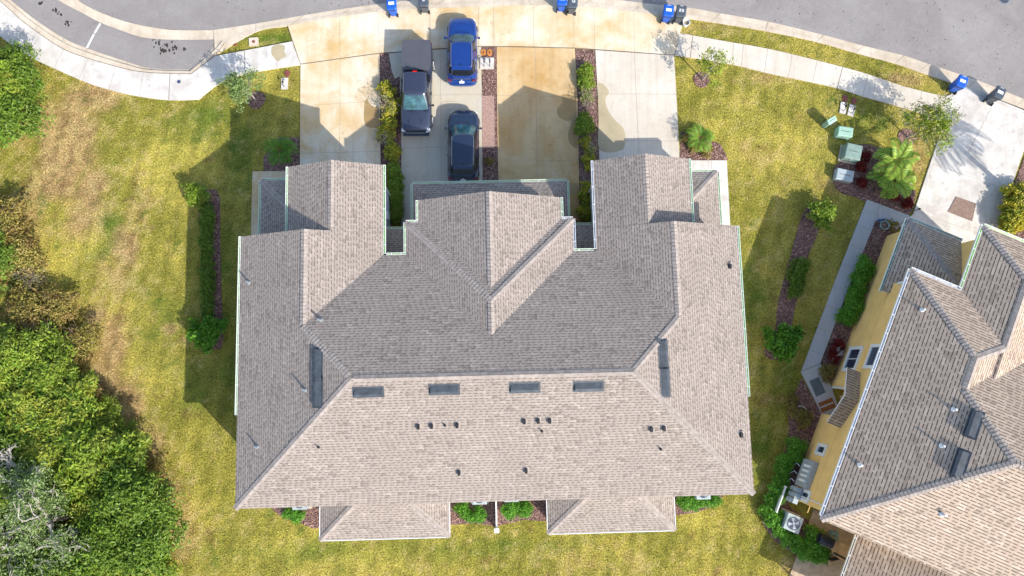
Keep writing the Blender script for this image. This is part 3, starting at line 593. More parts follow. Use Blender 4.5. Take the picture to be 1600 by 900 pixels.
gutter(hs,[(-6.9,8.5),(-5.32,8.5)],2.9,[(0,1)],GI); gutter(hs,[(4.24,8.5),(5.85,8.5)],2.9,[(0,1)],GI)
# garage doors, windows on the hidden walls
def door_panel(u,v,wd,ht,ax,name='garage_door',mat=None,parent=hs,z0=0.05,dep=.06):
    b=MB(); s_=(wd,dep,ht) if ax=='u' else (dep,wd,ht); b.box((u,v,z0+ht/2),s_)
    if name=='garage_door':
        for j in range(4):
            for i in range(4): 
                q=(u-wd/2+wd*(i+.5)/4,v+dep*.6,z0+ht*(j+.5)/4); b.box(q,(wd*.2,.02,ht*.17))
    return b.build(name,mat or M['white'],parent)
for u_,v_ in((-9.28,11.4),(8.27,11.4),(-2.9,10.85),(1.9,10.85)): door_panel(u_,v_+.03,3.9 if abs(u_)<5 else 4.2,2.2,'u')
def window(parent,u,v,z,wd,ht,ax,sgn,mullion=True,tm='white'):
    "window set 3 cm proud of a wall facing along ax"
    b=MB(); t_=.12 if mullion!='wide' and parent.name!='yellow_house' else .2
    def B(du,dz,sw_,sh,dp,off,m=0):
        if ax=='u': b.box((u+sgn*off,v+du,z+dz),(dp,sw_,sh),m=m)
        else: b.box((u+du,v+sgn*off,z+dz),(sw_,dp,sh),m=m)
    B(0,ht/2+t_/2,wd+2*t_,t_,.07,.035); B(0,-ht/2-t_/2,wd+2*t_,t_,.09,.045); B(-wd/2-t_/2,0,t_,ht,.07,.035); B(wd/2+t_/2,0,t_,ht,.07,.035)
    if mullion: B(0,0,.05,ht,.05,.03)
    f=b.build('window',M[tm],parent); b=MB(); B(0,0,wd,ht,.02,.012); g=b.build('pane',M['glass'],f); return f
for v_ in(-4,0,4):
    for z_ in(1.5,4.2): window(hs,UW+I,v_,z_,1.2,1.1,'u',-1); window(hs,UE-I,v_,z_,1.2,1.1,'u',1)
for u_ in(-12.5,-7,-1.5,.8,6,11.8): window(hs,u_,VS+I,4.2,1.4,1.1,'v',-1)
for u_ in (-9.28,8.27): window(hs,u_,11.4,4.0,1.4,1.1,'v',1)
window(hs,-.5,9.3,4.3,1.6,1.0,'v',1)
# downspouts, electrical box on the two walls seen between the wings
MB().bar((-6.93,11.1,0.1),(-6.93,11.1,5.1),.08,.1).build('downspout',M['white'],hs); MB().bar((5.86,11.1,0.1),(5.86,11.1,5.1),.08,.1).build('downspout',M['white'],hs)
MB().box((-6.93,9.6,1.5),(.12,.5,.7)).build('wall_box',M['white'],hs)
# roof furniture
zS=lambda u,v:E_+k*(v-VS); zW=lambda u,v:E_+k*(u-UW); zE=lambda u,v:E_+k*(UE-u); zN=lambda u,v:E_+k*(VN-v)
def slopeM(du,dv,kk=k):
    "matrix whose y axis runs up the slope direction (du,dv)"
    up=Vector((du,dv,kk)).normalized(); x=Vector((dv,-du,0)).normalized(); n=x.cross(up); return Matrix((x,up,n)).transposed()
def vent(parent,frame,px,py,fn,du,dv,L=1.42,D=.43,Hh=.15,mat='metal_vent',kk=k):
    p=frame.onroof(px,py,lambda u,v:fn(u,v)+.1); p[2]-=.1; Mx=slopeM(du,dv,kk); b=MB(); c=Vector(p)
    x0,x1,y0,y1=-L/2,L/2,-D/2,D/2
    vs=[(x0,y0,0),(x1,y0,0),(x1,y1,0),(x0,y1,0),(x0,y0,Hh),(x1,y0,Hh),(x1,y0+D*.35,Hh),(x0,y0+D*.35,Hh),(x1,y1,.03),(x0,y1,.03)]
    vs=[Mx@Vector(q)+c for q in vs]
    b.add(vs,[(0,1,5,4),(4,5,6,7),(7,6,8,9),(2,3,9,8),(1,2,8,6,5),(3,0,4,7,9)],0)
    fl=[(x0-.1,y0-.08,.018),(x1+.1,y0-.08,.018),(x1+.1,y1+.1,.018),(x0-.1,y1+.1,.018)]; b.face([Mx@Vector(q)+c for q in fl],1)
    o=b.build('roof_vent',[M[mat],M['metal_vent']],parent)
    g=MB(); g.add([Mx@Vector(q)+c for q in((x0+.04,y0-.006,.04),(x1-.04,y0-.006,.04),(x1-.04,y0-.006,Hh-.04),(x0+.04,y0-.006,Hh-.04))],[(0,1,2,3)]); g.build('louvre',M['black'],o)
for px,py in((575,613),(694,609),(820,606),(920,604)): vent(hs,HF,px,py,zS,0,1)
for px,py in((496,568),(496,612)): vent(hs,HF,px,py,zW,1,0,L=1.5)
for px,py in((1037,553),(1040,597)): vent(hs,HF,px,py,zE,-1,0,L=1.4)
def pipe(parent,frame,px,py,fn,kind='cap',r=.05,h=.3,mat='pipe'):
    p=frame.onroof(px,py,lambda u,v:fn(u,v)+.1); p[2]-=.1; b=MB()
    if kind=='cap':   # goose-neck hood with dark mouth
        b.box((p[0],p[1],p[2]+.08),(.18,.19,.16),taper=.8); b.box((p[0],p[1]-.12,p[2]+.07),(.15,.1,.1)); b.box((p[0],p[1]+.02,p[2]+.012),(.32,.34,.02),M=slopeM(0,1).to_4x4(),m=1); o=b.build('exhaust_hood',[M['black'],M['cap']],parent); return
    b.tube([(p[0],p[1],p[2]-.05),(p[0],p[1],p[2]+h)],r,12); b.tube([(p[0],p[1],p[2]-.02),(p[0],p[1],p[2]+.1)],[r*2.4,r*1.2],12); b.build('vent_pipe',M[mat],parent)
for px,py in((653,666),(674,665),(714,664),(819,658),(841,657),(859,657),(1018,670),(1038,669),(717,738),(822,735)): pipe(hs,HF,px,py,zS)
for px,py in((695,665),(847,674),(497,699),(1033,702)): pipe(hs,HF,px,py,zS,'pipe',.035,.25,'black')
for px,py,h in((388,441,.4),(401,698,.35),(476,609,.45)): pipe(hs,HF,px,py,zW,'pipe',.06,h)
pipe(hs,HF,500,500,zN,'pipe',.06,.45)
for px,py in((1141,415),(1159,679)): pipe(hs,HF,px,py,zE)

# ---- yellow neighbour
yo=G(1283,812,5.3); ya=G(1424,421,5.3); yr=math.atan2(ya[1]-yo[1],ya[0]-yo[0])-math.pi/2
YF=Frame((yo[0],yo[1],0),yr)
yh=thing('yellow_house','two storey yellow stucco house with tan shingle roof on the right','house',(yo[0],yo[1],0),yr)
ky=.5; b=MB()
hip(b,0,24,0,13.1,E_,ky,'u'); hip(b,0,7.7,6,15,E_-.012,ky,'v',False,True); hip(b,3.03,8.1,9,19.06,E_-.024,ky,'v',False,True)
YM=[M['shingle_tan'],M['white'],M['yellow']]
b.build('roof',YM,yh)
Y1,Y2,Y3,Y4=(-ky,0,1),(ky,0,1),(0,-ky,1),(0,ky,1)
for c_ in (((0,0,E_),(6.55,6.55,8.575),(Y1,Y3)),((3.85,9.28,7.225),(6.55,6.55,8.575),(Y1,Y4)),((6.55,6.55,8.575),(17,6.55,8.575),(Y3,Y4)),((0,15,E_),(3.85,11.15,7.213),(Y1,Y4)),((3.85,11.15,7.213),(3.85,9.28,7.213),(Y1,Y2)),
   ((5.565,12.5,6.55),(3.85,11.15,7.213),(Y2,Y4)),((3.03,19.06,E_),(5.565,16.52,6.543),(Y1,Y4)),((5.565,16.52,6.543),(5.565,12.5,6.543),(Y1,Y2)),((8.1,19.06,E_),(5.565,16.52,6.543),(Y2,Y4))):
    caps('ridge_cap',M['cap'],[c_],yh,w=.2)
wu=.42; yout=[(wu,wu),(23.5,wu),(23.5,12.6),(7.7,12.6),(7.7,18.6),(3.45,18.6),(3.45,14.6),(wu,14.6)]
b=MB(); n=len(yout)
for i in range(n):
    p,q=yout[i],yout[(i+1)%n]; b.face([(*p,0 if i<n-1 else 2.65),(*q,0 if i<n-1 else 2.65),(*q,E_-.17),(*p,E_-.17)])
rc_=[(wu,14.6),(wu,7.9),(1.25,7.9),(1.25,6.0),(wu,6.0),(wu,wu)]
for p,q in zip(rc_[:-1],rc_[1:]): b.face([(*p,0),(*q,0),(*q,2.65),(*p,2.65)])
b.face([(wu,7.9,2.65),(1.25,7.9,2.65),(1.25,6.0,2.65),(wu,6.0,2.65)])
b.box((.415,7,2.75),(.03,14,.03)); b.build('wall',M['yellow'],yh)
MB().prism([(wu,14.61),(3.44,14.61),(3.44,18.4),(wu,18.4)],0,2.74).build('porch_wall',M['yellow'],yh)
e=2.9; r2=lambda d:e+ky*d
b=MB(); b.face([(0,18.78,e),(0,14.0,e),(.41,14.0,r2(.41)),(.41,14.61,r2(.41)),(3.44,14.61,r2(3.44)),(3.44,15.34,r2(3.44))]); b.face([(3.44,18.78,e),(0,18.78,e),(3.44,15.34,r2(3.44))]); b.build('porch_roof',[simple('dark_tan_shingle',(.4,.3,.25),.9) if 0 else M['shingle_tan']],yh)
MB().prism([(0,18.78),(3.44,18.78),(3.44,14.62),(wu-.01,14.62),(wu-.01,14.0),(0,14.0)],2.74,2.88).build('soffit',M['white'],yh)
caps('ridge_cap',M['cap'],[((0,18.78,e),(3.3,15.48,r2(3.3)),(Y1,Y4))],yh)
GG=simple('green_gutter_paint',(.34,.52,.34),.5,var=.2)  # reflected green tint again put into the inside colour
gutter(yh,[(0,13.9),(0,18.78),(3.5,18.78)],e,[(-1,0),(0,1)],GG,wd=.14); gutter(yh,[(0,0.2),(0,15.0),(3.0,15.0)],E_,[(-1,0),(0,1)],M['white_gutter'],wd=.15); gutter(yh,[(3.03,15.1),(3.03,19.06),(8.1,19.06)],E_,[(-1,0),(0,1)],M['green_gutter'],wd=.15)
# windows seen on its west wall, from their place in the photo
for (px,py,wd,ht,ml) in((1333,561,1.25,1.15,True),(1368,557,1.15,1.2,False),(1284,703,.35,.75,False),(1259,775,.35,.75,False)):
    p=YF.onwall(px,py,u=wu); window(yh,wu,p[1],p[2],wd,ht,'u',-1,ml)
# gabled canopy over the side door: ridge stands out from the wall
A_=YF.onwall(1336,580,u=wu); B_=YF.onwall(1302,669,u=wu); vm_=(A_[1]+B_[1])/2; z0=3.0; zt=3.95; ov=1.0
b=MB(); h1,h2=4.35-.0,0
hv=1.75; uo=wu-.85
b.face([(wu,vm_,zt),(uo,vm_,zt),(uo,vm_-hv,z0),(wu,vm_-hv,z0)]); b.face([(uo,vm_,zt),(wu,vm_,zt),(wu,vm_+hv,z0),(uo,vm_+hv,z0)])
b.face([(uo,vm_-hv,z0),(uo,vm_,zt),(uo,vm_+hv,z0),(uo,vm_+hv,z0-.1),(uo,vm_,zt-.14),(uo,vm_-hv,z0-.1)][::-1],1); b.face([(uo,vm_+hv,z0-.1),(wu,vm_+hv,z0-.1),(wu,vm_,zt-.14),(uo,vm_,zt-.14)],1); b.face([(uo,vm_-hv,z0-.1),(uo,vm_,zt-.14),(wu,vm_,zt-.14),(wu,vm_-hv,z0-.1)],1)
b.build('door_canopy',[M['shingle_tan'],M['white']],yh)
MB().box((1.22,6.95,1.1),(.06,.95,2.1),m=1).box((1.20,6.42,1.1),(.09,.1,2.2)).box((1.20,7.48,1.1),(.09,.1,2.2)).box((wu+.1,7.83,1.3),(.12,.12,2.6)).build('side_door',[M['white'],simple('cream_door',(.66,.52,.30),.6)],yh)
# white end pilasters, wall light
MB().box((wu-.03,14.5,4.4),(.1,.16,1.5)).build('corner_trim',M['white'],yh); MB().bar((wu-.06,0.75,.1),(wu-.06,.75,5.1),.07,.09).build('downspout',M['white'],yh)
zYW=lambda u,v:E_+ky*u; zYS=lambda u,v:E_+ky*v
for px,py in((1523,663),(1502,725)): vent(yh,YF,px,py,zYW,1,0,L=1.35,D=.48,Hh=.17,kk=ky)
for px,py in((1443,484),(1492,640),(1473,697),(1345,727)): pipe(yh,YF,px,py,zYW,'pipe',.06,.26,'galv')
pipe(yh,YF,1474,804,zYS,'pipe',.07,.35,'galv')
# rear patio roof of the yellow house
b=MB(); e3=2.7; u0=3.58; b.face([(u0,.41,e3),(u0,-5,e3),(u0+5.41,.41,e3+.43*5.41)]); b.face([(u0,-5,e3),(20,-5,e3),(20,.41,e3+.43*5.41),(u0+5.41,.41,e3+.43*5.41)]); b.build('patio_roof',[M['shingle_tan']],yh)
MB().prism([(u0,.40),(20,.40),(20,-5),(u0,-5)],e3-.15,e3-.02).build('soffit',M['white'],yh)
caps('ridge_cap',M['cap'],[((u0,-5,e3),(u0+5.3,.3,e3+.43*5.3),((-.43,0,1),(0,-.43,1)))],yh)
gutter(yh,[(u0,-5),(u0,.3)],e3,[(-1,0)],M['carglass_dark'])
for vv in (-4.6,-1.6): MB().box((u0+.1,vv,1.27),(.1,.1,2.54)).build('patio_post',M['black'],yh)
pp=[YF.c and (YF.o[0]+YF.c*u-YF.s*v,YF.o[1]+YF.s*u+YF.c*v) for u,v in((2.0,.3),(2.0,-6),(12,-6),(12,.3))]
PAVED.append(pp); tag(MB().prism(pp,-.1,.06).build('patio',M['paver']),'tan paver patio behind the yellow house',None,None,'structure')

# skylight-free extras: white partition between the rear patios
a=HF.loc(G(773,783,1.6)); 
fa=thing('partition_fence','slim white partition rail with a post cap behind the house between the two rear patios','fence',(*G(776,829,.9)[:2],0),math.radians(1.33))
MB().box((0,0,.45),(.16,.16,.9)).build('post',M['white'],fa); MB().box((0,0,.93),(.3,.26,.08)).build('post_cap',M['white'],fa); MB().box((-.0,1.6,.42),(.08,3.0,.84)).build('panel',M['white'],fa)

# ------------------------------------------------ air conditioners
def ac(px,py,label,rz=math.radians(1.33),s=.86,h=.85,grp='air conditioners behind the houses'):
    g=G(px,py,h); t_=thing('air_conditioner',label,'air conditioner',(g[0],g[1],0),rz,grp)
    MB().box((0,0,.05),(s+.25,s+.2,.1)).build('base_pad',M['kerb'],t_)
    b=MB().box((0,0,.1+(h-.1)/2),(s,s,h-.1)); 
    for i in range(9):
        z=.16+i*.07; b.box((0,0,z),(s+.02,s+.02,.02))
    b.build('cabinet',M['utility_grey'],t_,mods=[('BEVEL',dict(width=.03,segments=2))])
    f=MB().cyl((0,0,h),s*.40,.012,28).build('fan_well',M['glass'],t_); b=MB()
    for j in range(4):
        a=j*math.pi/2+.5; b.add([(0.05*math.cos(a),.05*math.sin(a),h+.02),(s*.36*math.cos(a-.32),s*.36*math.sin(a-.32),h+.03),(s*.36*math.cos(a+.3),s*.36*math.sin(a+.3),h+.018)],[(0,1,2)])
    b.cyl((0,0,h+.01),.08,.03,12); b.build('fan',M['rim'],f); b=MB()
    for q in (.16,.24,.32,.4): b.tube([(s*q*math.cos(a),s*q*math.sin(a),h+.045) for a in np.linspace(0,2*math.pi,25)],.006,4)
    for j in range(8): a=j*math.pi/4; b.bar((0,0,h+.045),(s*.42*math.cos(a),s*.42*math.sin(a),h+.045),.008,.008)
    b.build('grille',M['meter'],t_); return t_
ac(468,785,'air conditioner half hidden under the eave at the left rear corner of the house'); ac(749,777,'air conditioner left of the white partition behind the house'); ac(799,773,'air conditioner right of the white partition behind the house'); ac(1099,769,'air conditioner under the eave at the right rear corner of the house')
ac(1240,818,'grey air conditioner with visible fan beside the yellow house',yr,.98,.9)

# ------------------------------------------------ vehicles (front towards +y of their own frame)
def sellipse(wx,ly,cy,n=40,e=4.):
    o=[]
    for i in range(n):
        a=2*math.pi*i/n; c,s=math.cos(a),math.sin(a)
        o.append((wx*math.copysign(abs(c)**(2/e),c),cy+ly*math.copysign(abs(s)**(2/e),s)))
    return o
def shell(b,st,zb=.28):
    "st: (y, half width, top z, crown)"
    rings=[]
    for y,w_,zt,cr in st:
        prof=[(0,zb),(.8*w_,zb),(.96*w_,zb+.12),(1.0*w_,zb+(zt-zb)*.45),(.985*w_,zb+(zt-zb)*.72),(.93*w_,zt-.07),(.84*w_,zt-.01),(.45*w_,zt+cr*.7),(0,zt+cr)]
        r=[(x,y,z) for x,z in prof]+[(-x,y,z) for x,z in prof[-2:0:-1]]; rings.append(r)
    return b.loft(rings)
def wheels(t_,hw,yf,yr,r=.36,wd=.24):
    for sx in(-1,1):
        for y in(yf,yr):
            wl=thing('wheel',None,None,(sx*(hw-wd/2+.01),y,r)); wl.parent=t_
            b=MB().tube([(-wd/2,0,0),(-wd/2*.8,0,0),(wd/2*.8,0,0),(wd/2,0,0)],[r*.9,r,r,r*.9],28); b.build('tyre',M['rubber'],wl,smooth=False)
            b=MB(); b.tube([(sx*wd/2*.9,0,0),(sx*(wd/2+.012),0,0)],[r*.62,r*.58],20)
            for j in range(5):
                a=j*2*math.pi/5; b.bar((sx*(wd/2+.018),0,0),(sx*(wd/2+.018),r*.55*math.cos(a),r*.55*math.sin(a)),.05,.02)
            b.build('rim',M['rim'],wl)
class Cabin:
    def __init__(s,zb,zt,wb,wr,yb,yt,e=5.): s.__dict__.update(zb=zb,zt=zt,wb=wb,wr=wr,yb=yb,yt=yt,e=e)
    def pt(s,a,t,off=0.):
        # a angle round the cabin, t height 0..1
        bx=s.wb*(1-t)+s.wr*t+off; y0=s.yb[0]*(1-t)+s.yt[0]*t-off; y1=s.yb[1]*(1-t)+s.yt[1]*t+off
        c,si=math.cos(a),math.sin(a); bul=.04*math.sin(math.pi*t)
        return (bx*math.copysign(abs(c)**(2/s.e),c)*(1+bul*.3),(y0+y1)/2+(y1-y0)/2*math.copysign(abs(si)**(2/s.e),si),s.zb*(1-t)+s.zt*t)
    def body(s,mat,t_,name='cabin',crown=.05):
        n=56; rings=[[s.pt(2*math.pi*i/n,t) for i in range(n)] for t in(0,.25,.5,.75,.93,1.)]
        last=rings[-1]; cy=(s.yt[0]+s.yt[1])/2
        for q,z in((.93,.022),(.7,crown*.75),(.35,crown*.95)): rings.append([(p[0]*q,cy+(p[1]-cy)*(q+.5*(1-q)*(q>.9)),s.zt+z) for p in last])
        return MB().loft(rings).build(name,mat,t_,smooth=True)
    def glass(s,a0,a1,t0,t1,mat,t_,name,off=.008,na=14,nt_=6):
        b=MB(); g=[]
        for i in range(na+1):
            for j in range(nt_+1): g.append(s.pt(a0+(a1-a0)*i/na,t0+(t1-t0)*j/nt_,off))
        b.add(g,[(i*(nt_+1)+j,(i+1)*(nt_+1)+j,(i+1)*(nt_+1)+j+1,i*(nt_+1)+j+1) for i in range(na) for j in range(nt_)])
        return b.build(name,mat,t_,smooth=True)
def ang(x,e=5.):  # angle whose |cos|^(2/e)=x
    return math.acos(min(1,max(0,x))**(e/2))
def mirror(t_,x,y,z,mat):
    for sx in(-1,1):
        b=MB(); b.bar((sx*(x-.05),y,z),(sx*(x+.08),y-.02,z+.03),.05,.05); b.box((sx*(x+.14),y-.02,z+.06),(.16,.1,.14),rz=-sx*.2,taper=.8); b.build('mirror',mat,t_)
def suv(name,label,pxc,ys,wd,pm,zt,rear_seen=True,roofglass=False):
    "ys: photo rows of front bumper, windscreen base, windscreen top, roof end, tailgate base, rear bumper"
    g=G(pxc,(ys[0]+ys[-1])/2,.9); t_=thing(name,label,'car',(g[0],g[1],.075),0,None)
    Y=[G(pxc,y,h)[1]-g[1] for y,h in zip(ys,(.65,1.08,zt-.08,zt-.03,1.15,.55))]
    f,wb_,wt,re,tb,rb=Y; w_=wd/2
    st=[(rb,.55*w_,.52,0),(rb+.04,.82*w_,.60,.0),(rb+.13,.93*w_,.72,.0),(tb-.02,.965*w_,.98,0),(tb+.3,.99*w_,1.03,0),(tb+1.0,w_,1.02,0),(wb_-.8,w_,1.0,0),(wb_,.99*w_,1.0,.03),(wb_+.35,.975*w_,.97,.06),((wb_+f)/2+.1,.95*w_,.92,.08),(f-.3,.88*w_,.82,.07),(f-.12,.76*w_,.74,.05),(f-.03,.6*w_,.66,.02),(f,.42*w_,.56,0)]
    shell(MB(),st).build('body',pm,t_,smooth=True,mods=[('SUBSURF',dict(levels=2,render_levels=2))])if 0 else None
    b=MB(); shell(b,st); b.build('body',pm,t_,smooth=True,mods=[('SUBSURF',dict(levels=2,render_levels=2))])
    MB().prism([(-w_*.97,rb+.35),(w_*.97,rb+.35),(w_*.97,f-.45),(-w_*.97,f-.45)],.2,.34).build('sill',M['black'],t_)
    c=Cabin(.97,zt-.03,w_*.93,w_*.70,(tb+.02,wb_+.04),(re,wt)); c.body(pm,t_)
    q=ang(.86); G_=M['carglass']; Dk=M['carglass_dark']
    c.glass(q,math.pi-q,.07,.93,G_,t_,'windscreen'); c.glass(math.pi+q,2*math.pi-q,.35,.92,Dk,t_,'rear_window')
    s_=math.pi/2-ang(.83)  # side windows
    for sx in(0,1):
        for a0,a1 in((.03,.62),(-.60,-.03)):
            lo,hi=(a0,a1) if sx==0 else (math.pi-a1,math.pi-a0)
            c.glass(lo,hi,.12,.86,Dk,t_,'side_window',na=8)
        lo,hi=(-.86,-.66) if sx==0 else (math.pi+.66,math.pi+.86); c.glass(lo,hi,.3,.8,Dk,t_,'side_window',na=4)
        sg=1 if sx==0 else -1
        MB().tube([(sg*w_*.66,re+.12,zt+.0),(sg*w_*.665,re+.2,zt+.05),(sg*w_*.665,wt-.25,zt+.05),(sg*w_*.66,wt-.15,zt)],.018,6).build('roof_rail',M['rim'],t_)
        b=MB(); b.box((sg*w_*.70,f-.20,.64),(.30,.22,.08),rz=-sg*.6,taper=.7); b.build('headlight',M['lens'],t_,mods=[('BEVEL',dict(width=.03,segments=2))])
        b=MB(); b.box((sg*w_*.80,tb-.0,.95),(.30,.12,.12),rz=sg*.25,taper=.85); b.build('taillight',M['tail'],t_,mods=[('BEVEL',dict(width=.02,segments=2))])
        for y in(wb_-1.15,wb_-2.0): MB().box((sg*(w_-.005),y,.84),(.02,.18,.03)).build('door_handle',pm,t_)
    mirror(t_,w_*.98,wb_-.28,1.02,pm); wheels(t_,w_-.01,f-.88,rb+.85)
    MB().bar((-.62*w_,re-.02,zt-.01),(.62*w_,re-.02,zt-.01),.16,.03).build('spoiler',pm,t_); MB().box((0,re+.25,zt+.06),(.035,.16,.07),taper=.4).build('antenna',M['black'],t_)
    b=MB().box((0,tb-.10,.86),(.32,.02,.16),M=Matrix.Rotation(math.radians(-32),4,'X')); 
    for i in range(6): b.box((-.11+.044*i,tb-.115,.868),(.024,.012,.05),m=1,M=Matrix.Rotation(math.radians(-32),4,'X'))
    b.build('licence_plate',[M['plate'],M['utility_dark']],t_)
    MB().tube([(0,tb-.035,1.03),(0,tb-.05,1.035)],[.05,.05],14).build('badge',M['lens'],t_)
    MB().box((0,rb+.12,.47),(w_*1.25,.1,.12)).build('bumper_insert',M['black'],t_,mods=[('BEVEL',dict(width=.03,segments=2))])
    for sx in(-1,1): MB().bar((sx*.45,wb_+.06,1.045),(sx*.06-.1,wb_+.12,1.05),.02,.015).build('wiper',M['black'],t_)
    MB().box((0,f-.03,.5),(w_*.9,.06,.16)).build('grille',M['black'],t_)
    for sg in(-1,1): MB().tube([(sg*w_*.78,wb_+.12,1.035),(sg*w_*.70,(wb_+f)/2,.995),(sg*w_*.52,f-.2,.86)],.009,4).build('bonnet_crease',M['black'],t_)
    MB().tube([(-w_*.5,f-.17,.87),(0,f-.1,.90),(w_*.5,f-.17,.87)],.009,4).build('bonnet_seam',M['black'],t_); MB().bar((-w_*.6,re+.22,zt+.012),(w_*.6,re+.22,zt+.012),.014,.012).build('roof_seam',M['black'],t_)
    return t_
c1=suv('parked_car','glossy deep blue hatchback SUV nearest the street, nose towards the street',722,(28,53,67,108,124,134),1.98,M['paint_blue'],1.62)
c1['group']='vehicles parked on the grey driveway'
c2=suv('parked_car','slate blue SUV parked close to the house, nose towards the street',724,(172,194,211,262,278,286),2.04,M['paint_slate'],1.66); c2['group']='vehicles parked on the grey driveway'
# pickup, facing the house
g=G(651,137,.9); pk=thing('pickup_truck','charcoal blue crew cab pickup with a flat grey bed cover, nose towards the house','pickup',(g[0],g[1],.075),math.pi,'vehicles parked on the grey driveway')
Yp=lambda y,h:-(G(651,y,h)[1]-g[1])
tail,bedf,cabt,wst,wsb,nose=Yp(64,1.3),Yp(110,1.25),Yp(112,1.9),Yp(148,1.86),Yp(172,1.28),Yp(210,.7); w_=1.0
b=MB(); shell(b,[(tail,.93*w_,1.12,0),(tail+.03,.97*w_,1.2,0),(tail+.2,.99*w_,1.22,0),(bedf,w_,1.22,0),((bedf+wsb)/2,w_,1.2,0),(wsb-.2,w_,1.2,0),(wsb,.99*w_,1.2,.03),(wsb+.3,.98*w_,1.17,.07),(nose-.6,.97*w_,1.10,.08),(nose-.25,.93*w_,1.03,.06),(nose-.1,.84*w_,.93,.02),(nose,.6*w_,.75,0)],.4)
b.build('body',M['paint_char'],pk,smooth=True,mods=[('SUBSURF',dict(levels=2,render_levels=2))])
MB().prism([(-w_*.95,tail+.3),(w_*.95,tail+.3),(w_*.95,nose-.5),(-w_*.95,nose-.5)],.3,.5).build('sill',M['black'],pk)
o=MB().prism([(-.92,tail-.02),(.92,tail-.02),(.95,bedf-.25),(.78,bedf+.02),(-.78,bedf+.02),(-.95,bedf-.25)],1.2,1.34).build('bed_cover',M['tonneau'],pk,mods=[('BEVEL',dict(width=.04,segments=3))])
c=Cabin(1.17,1.86,.93,.70,(bedf+.03,wsb+.03),(cabt+.02,wst),6.); c.body(M['paint_char'],pk)
q=ang(.86,6.); c.glass(q,math.pi-q,.06,.94,M['carglass'],pk,'windscreen'); c.glass(math.pi+q,2*math.pi-q,.2,.8,M['carglass_dark'],pk,'rear_window')
for sx in(0,1):
    sg=1 if sx==0 else -1
    for a0,a1 in((.04,.55),(-.62,-.04)):
        lo,hi=(a0,a1) if sx==0 else (math.pi-a1,math.pi-a0); c.glass(lo,hi,.14,.88,M['carglass_dark'],pk,'side_window',na=8)
    MB().box((sg*.74,nose-.2,.86),(.42,.26,.14),rz=-sg*.35,taper=.8).build('headlight',M['lens'],pk,mods=[('BEVEL',dict(width=.03,segments=2))])
    MB().box((sg*.90,tail+.04,.95),(.12,.08,.36)).build('taillight',M['tail'],pk)
    for y in(wsb-1.2,wsb-2.1): MB().box((sg*.995,y,1.0),(.02,.2,.035)).build('door_handle',M['black'],pk)
    MB().bar((sg*.40,wsb+.6,1.245),(sg*.40,nose-.5,1.175),.03,.02).build('hood_crease',M['paint_char'],pk)
    MB().bar((sg*.72,cabt+.1,1.885),(sg*.72,wst-.1,1.885),.025,.02).build('roof_trim',M['rim'],pk)
mirror(pk,.98,wsb-.25,1.3,M['black']); wheels(pk,1.0,nose-1.0,tail+1.25,.4,.27)
MB().box((0,cabt+.0,1.87),(.28,.07,.05)).build('brake_light',M['red'],pk)
b=MB().box((0,nose-.06,.84),(1.35,.1,.26)); 
for i in range(5): b.box((0,nose-.0,.75+i*.045),(1.3,.03,.014),m=1)
b.build('grille',[M['black'],M['rim']],pk); MB().box((0,nose-.02,.55),(1.7,.2,.2)).build('bumper',M['paint_slate'],pk,mods=[('BEVEL',dict(width=.06,segments=3))]); MB().box((0,tail-.08,.6),(1.8,.16,.2)).build('bumper',M['rim'],pk,mods=[('BEVEL',dict(width=.04,segments=2))])
for sx in(-1,1): MB().bar((sx*.5,wsb+.06,1.26),(sx*.5-.42,wsb+.12,1.262),.02,.015).build('wiper',M['black'],pk)

# ------------------------------------------------ wheeled carts at the kerb
DIG={'2':'abged','3':'abgcd','1':'bc','0':'abcdef','8':'abcdefg'}
SEG={'a':(0,1,1,0),'b':(.5,.5,0,1),'c':(.5,-.5,0,1),'d':(0,-1,1,0),'e':(-.5,-.5,0,1),'f':(-.5,.5,0,1),'g':(0,0,1,0)}
def cart(px,py,label,mat,rz,txt=None,scale=1.):
    "px,py = photo position of the wheels' axle on the ground; the lid opens away from the wheels"
    g=G(px,py); t_=thing('wheeled_bin',label,'rubbish bin',(g[0],g[1],.07),rz,'rubbish bins lined up at the kerb')
    def ringr(w_,y0,y1,z,e=.08): return [(-w_+e,y0,z),(w_-e,y0,z),(w_,y0+e,z),(w_,y1-e,z),(w_-e,y1,z),(-w_+e,y1,z),(-w_,y1-e,z),(-w_,y0+e,z)]
    MB().loft([ringr(.23,-.02,.48,.04),ringr(.24,-.04,.5,.15),ringr(.305,-.10,.66,.93),ringr(.32,-.12,.69,.95),ringr(.32,-.12,.69,1.0)]).build('body',mat,t_)
    rr=[ringr(.335,-.13,.72,1.0),ringr(.335,-.13,.72,1.04),ringr(.30,-.09,.67,1.085),ringr(.24,-.02,.58,1.10)]
    ld=MB().loft(rr); ld.build('lid',mat,t_)
    MB().box((0,.30,1.103),(.36,.2,.012),m=0).build('lid_label',M['sticker'] if txt is None else mat,t_)
    if txt: 
        b=MB()
        for i,ch in enumerate(txt):
            for s_ in DIG[ch]:
                x,y,hx,hy=SEG[s_]; cx=(i-(len(txt)-1)/2)*.17; b.box((cx+x*.1,.3+y*.08,1.118),(.10 if hx else .035,.035 if hx else .09,.012))
        b.build('number',M['sticker'],t_)
    MB().box((0,.62,1.088),(.24,.05,.01)).build('lid_marking',M['sticker'],t_)
    MB().tube([(-.25,-.16,.98),(.25,-.16,.98)],.018,8).tube([(-.22,-.16,.98),(-.22,-.08,.9)],.015,6).tube([(.22,-.16,.98),(.22,-.08,.9)],.015,6).build('handle',M['black'],t_)
    for sx in(-1,1): MB().tube([(sx*.25,-.04,.13),(sx*.31,-.04,.13)],[.13,.13],18).build('wheel',M['black'],t_)
    return t_
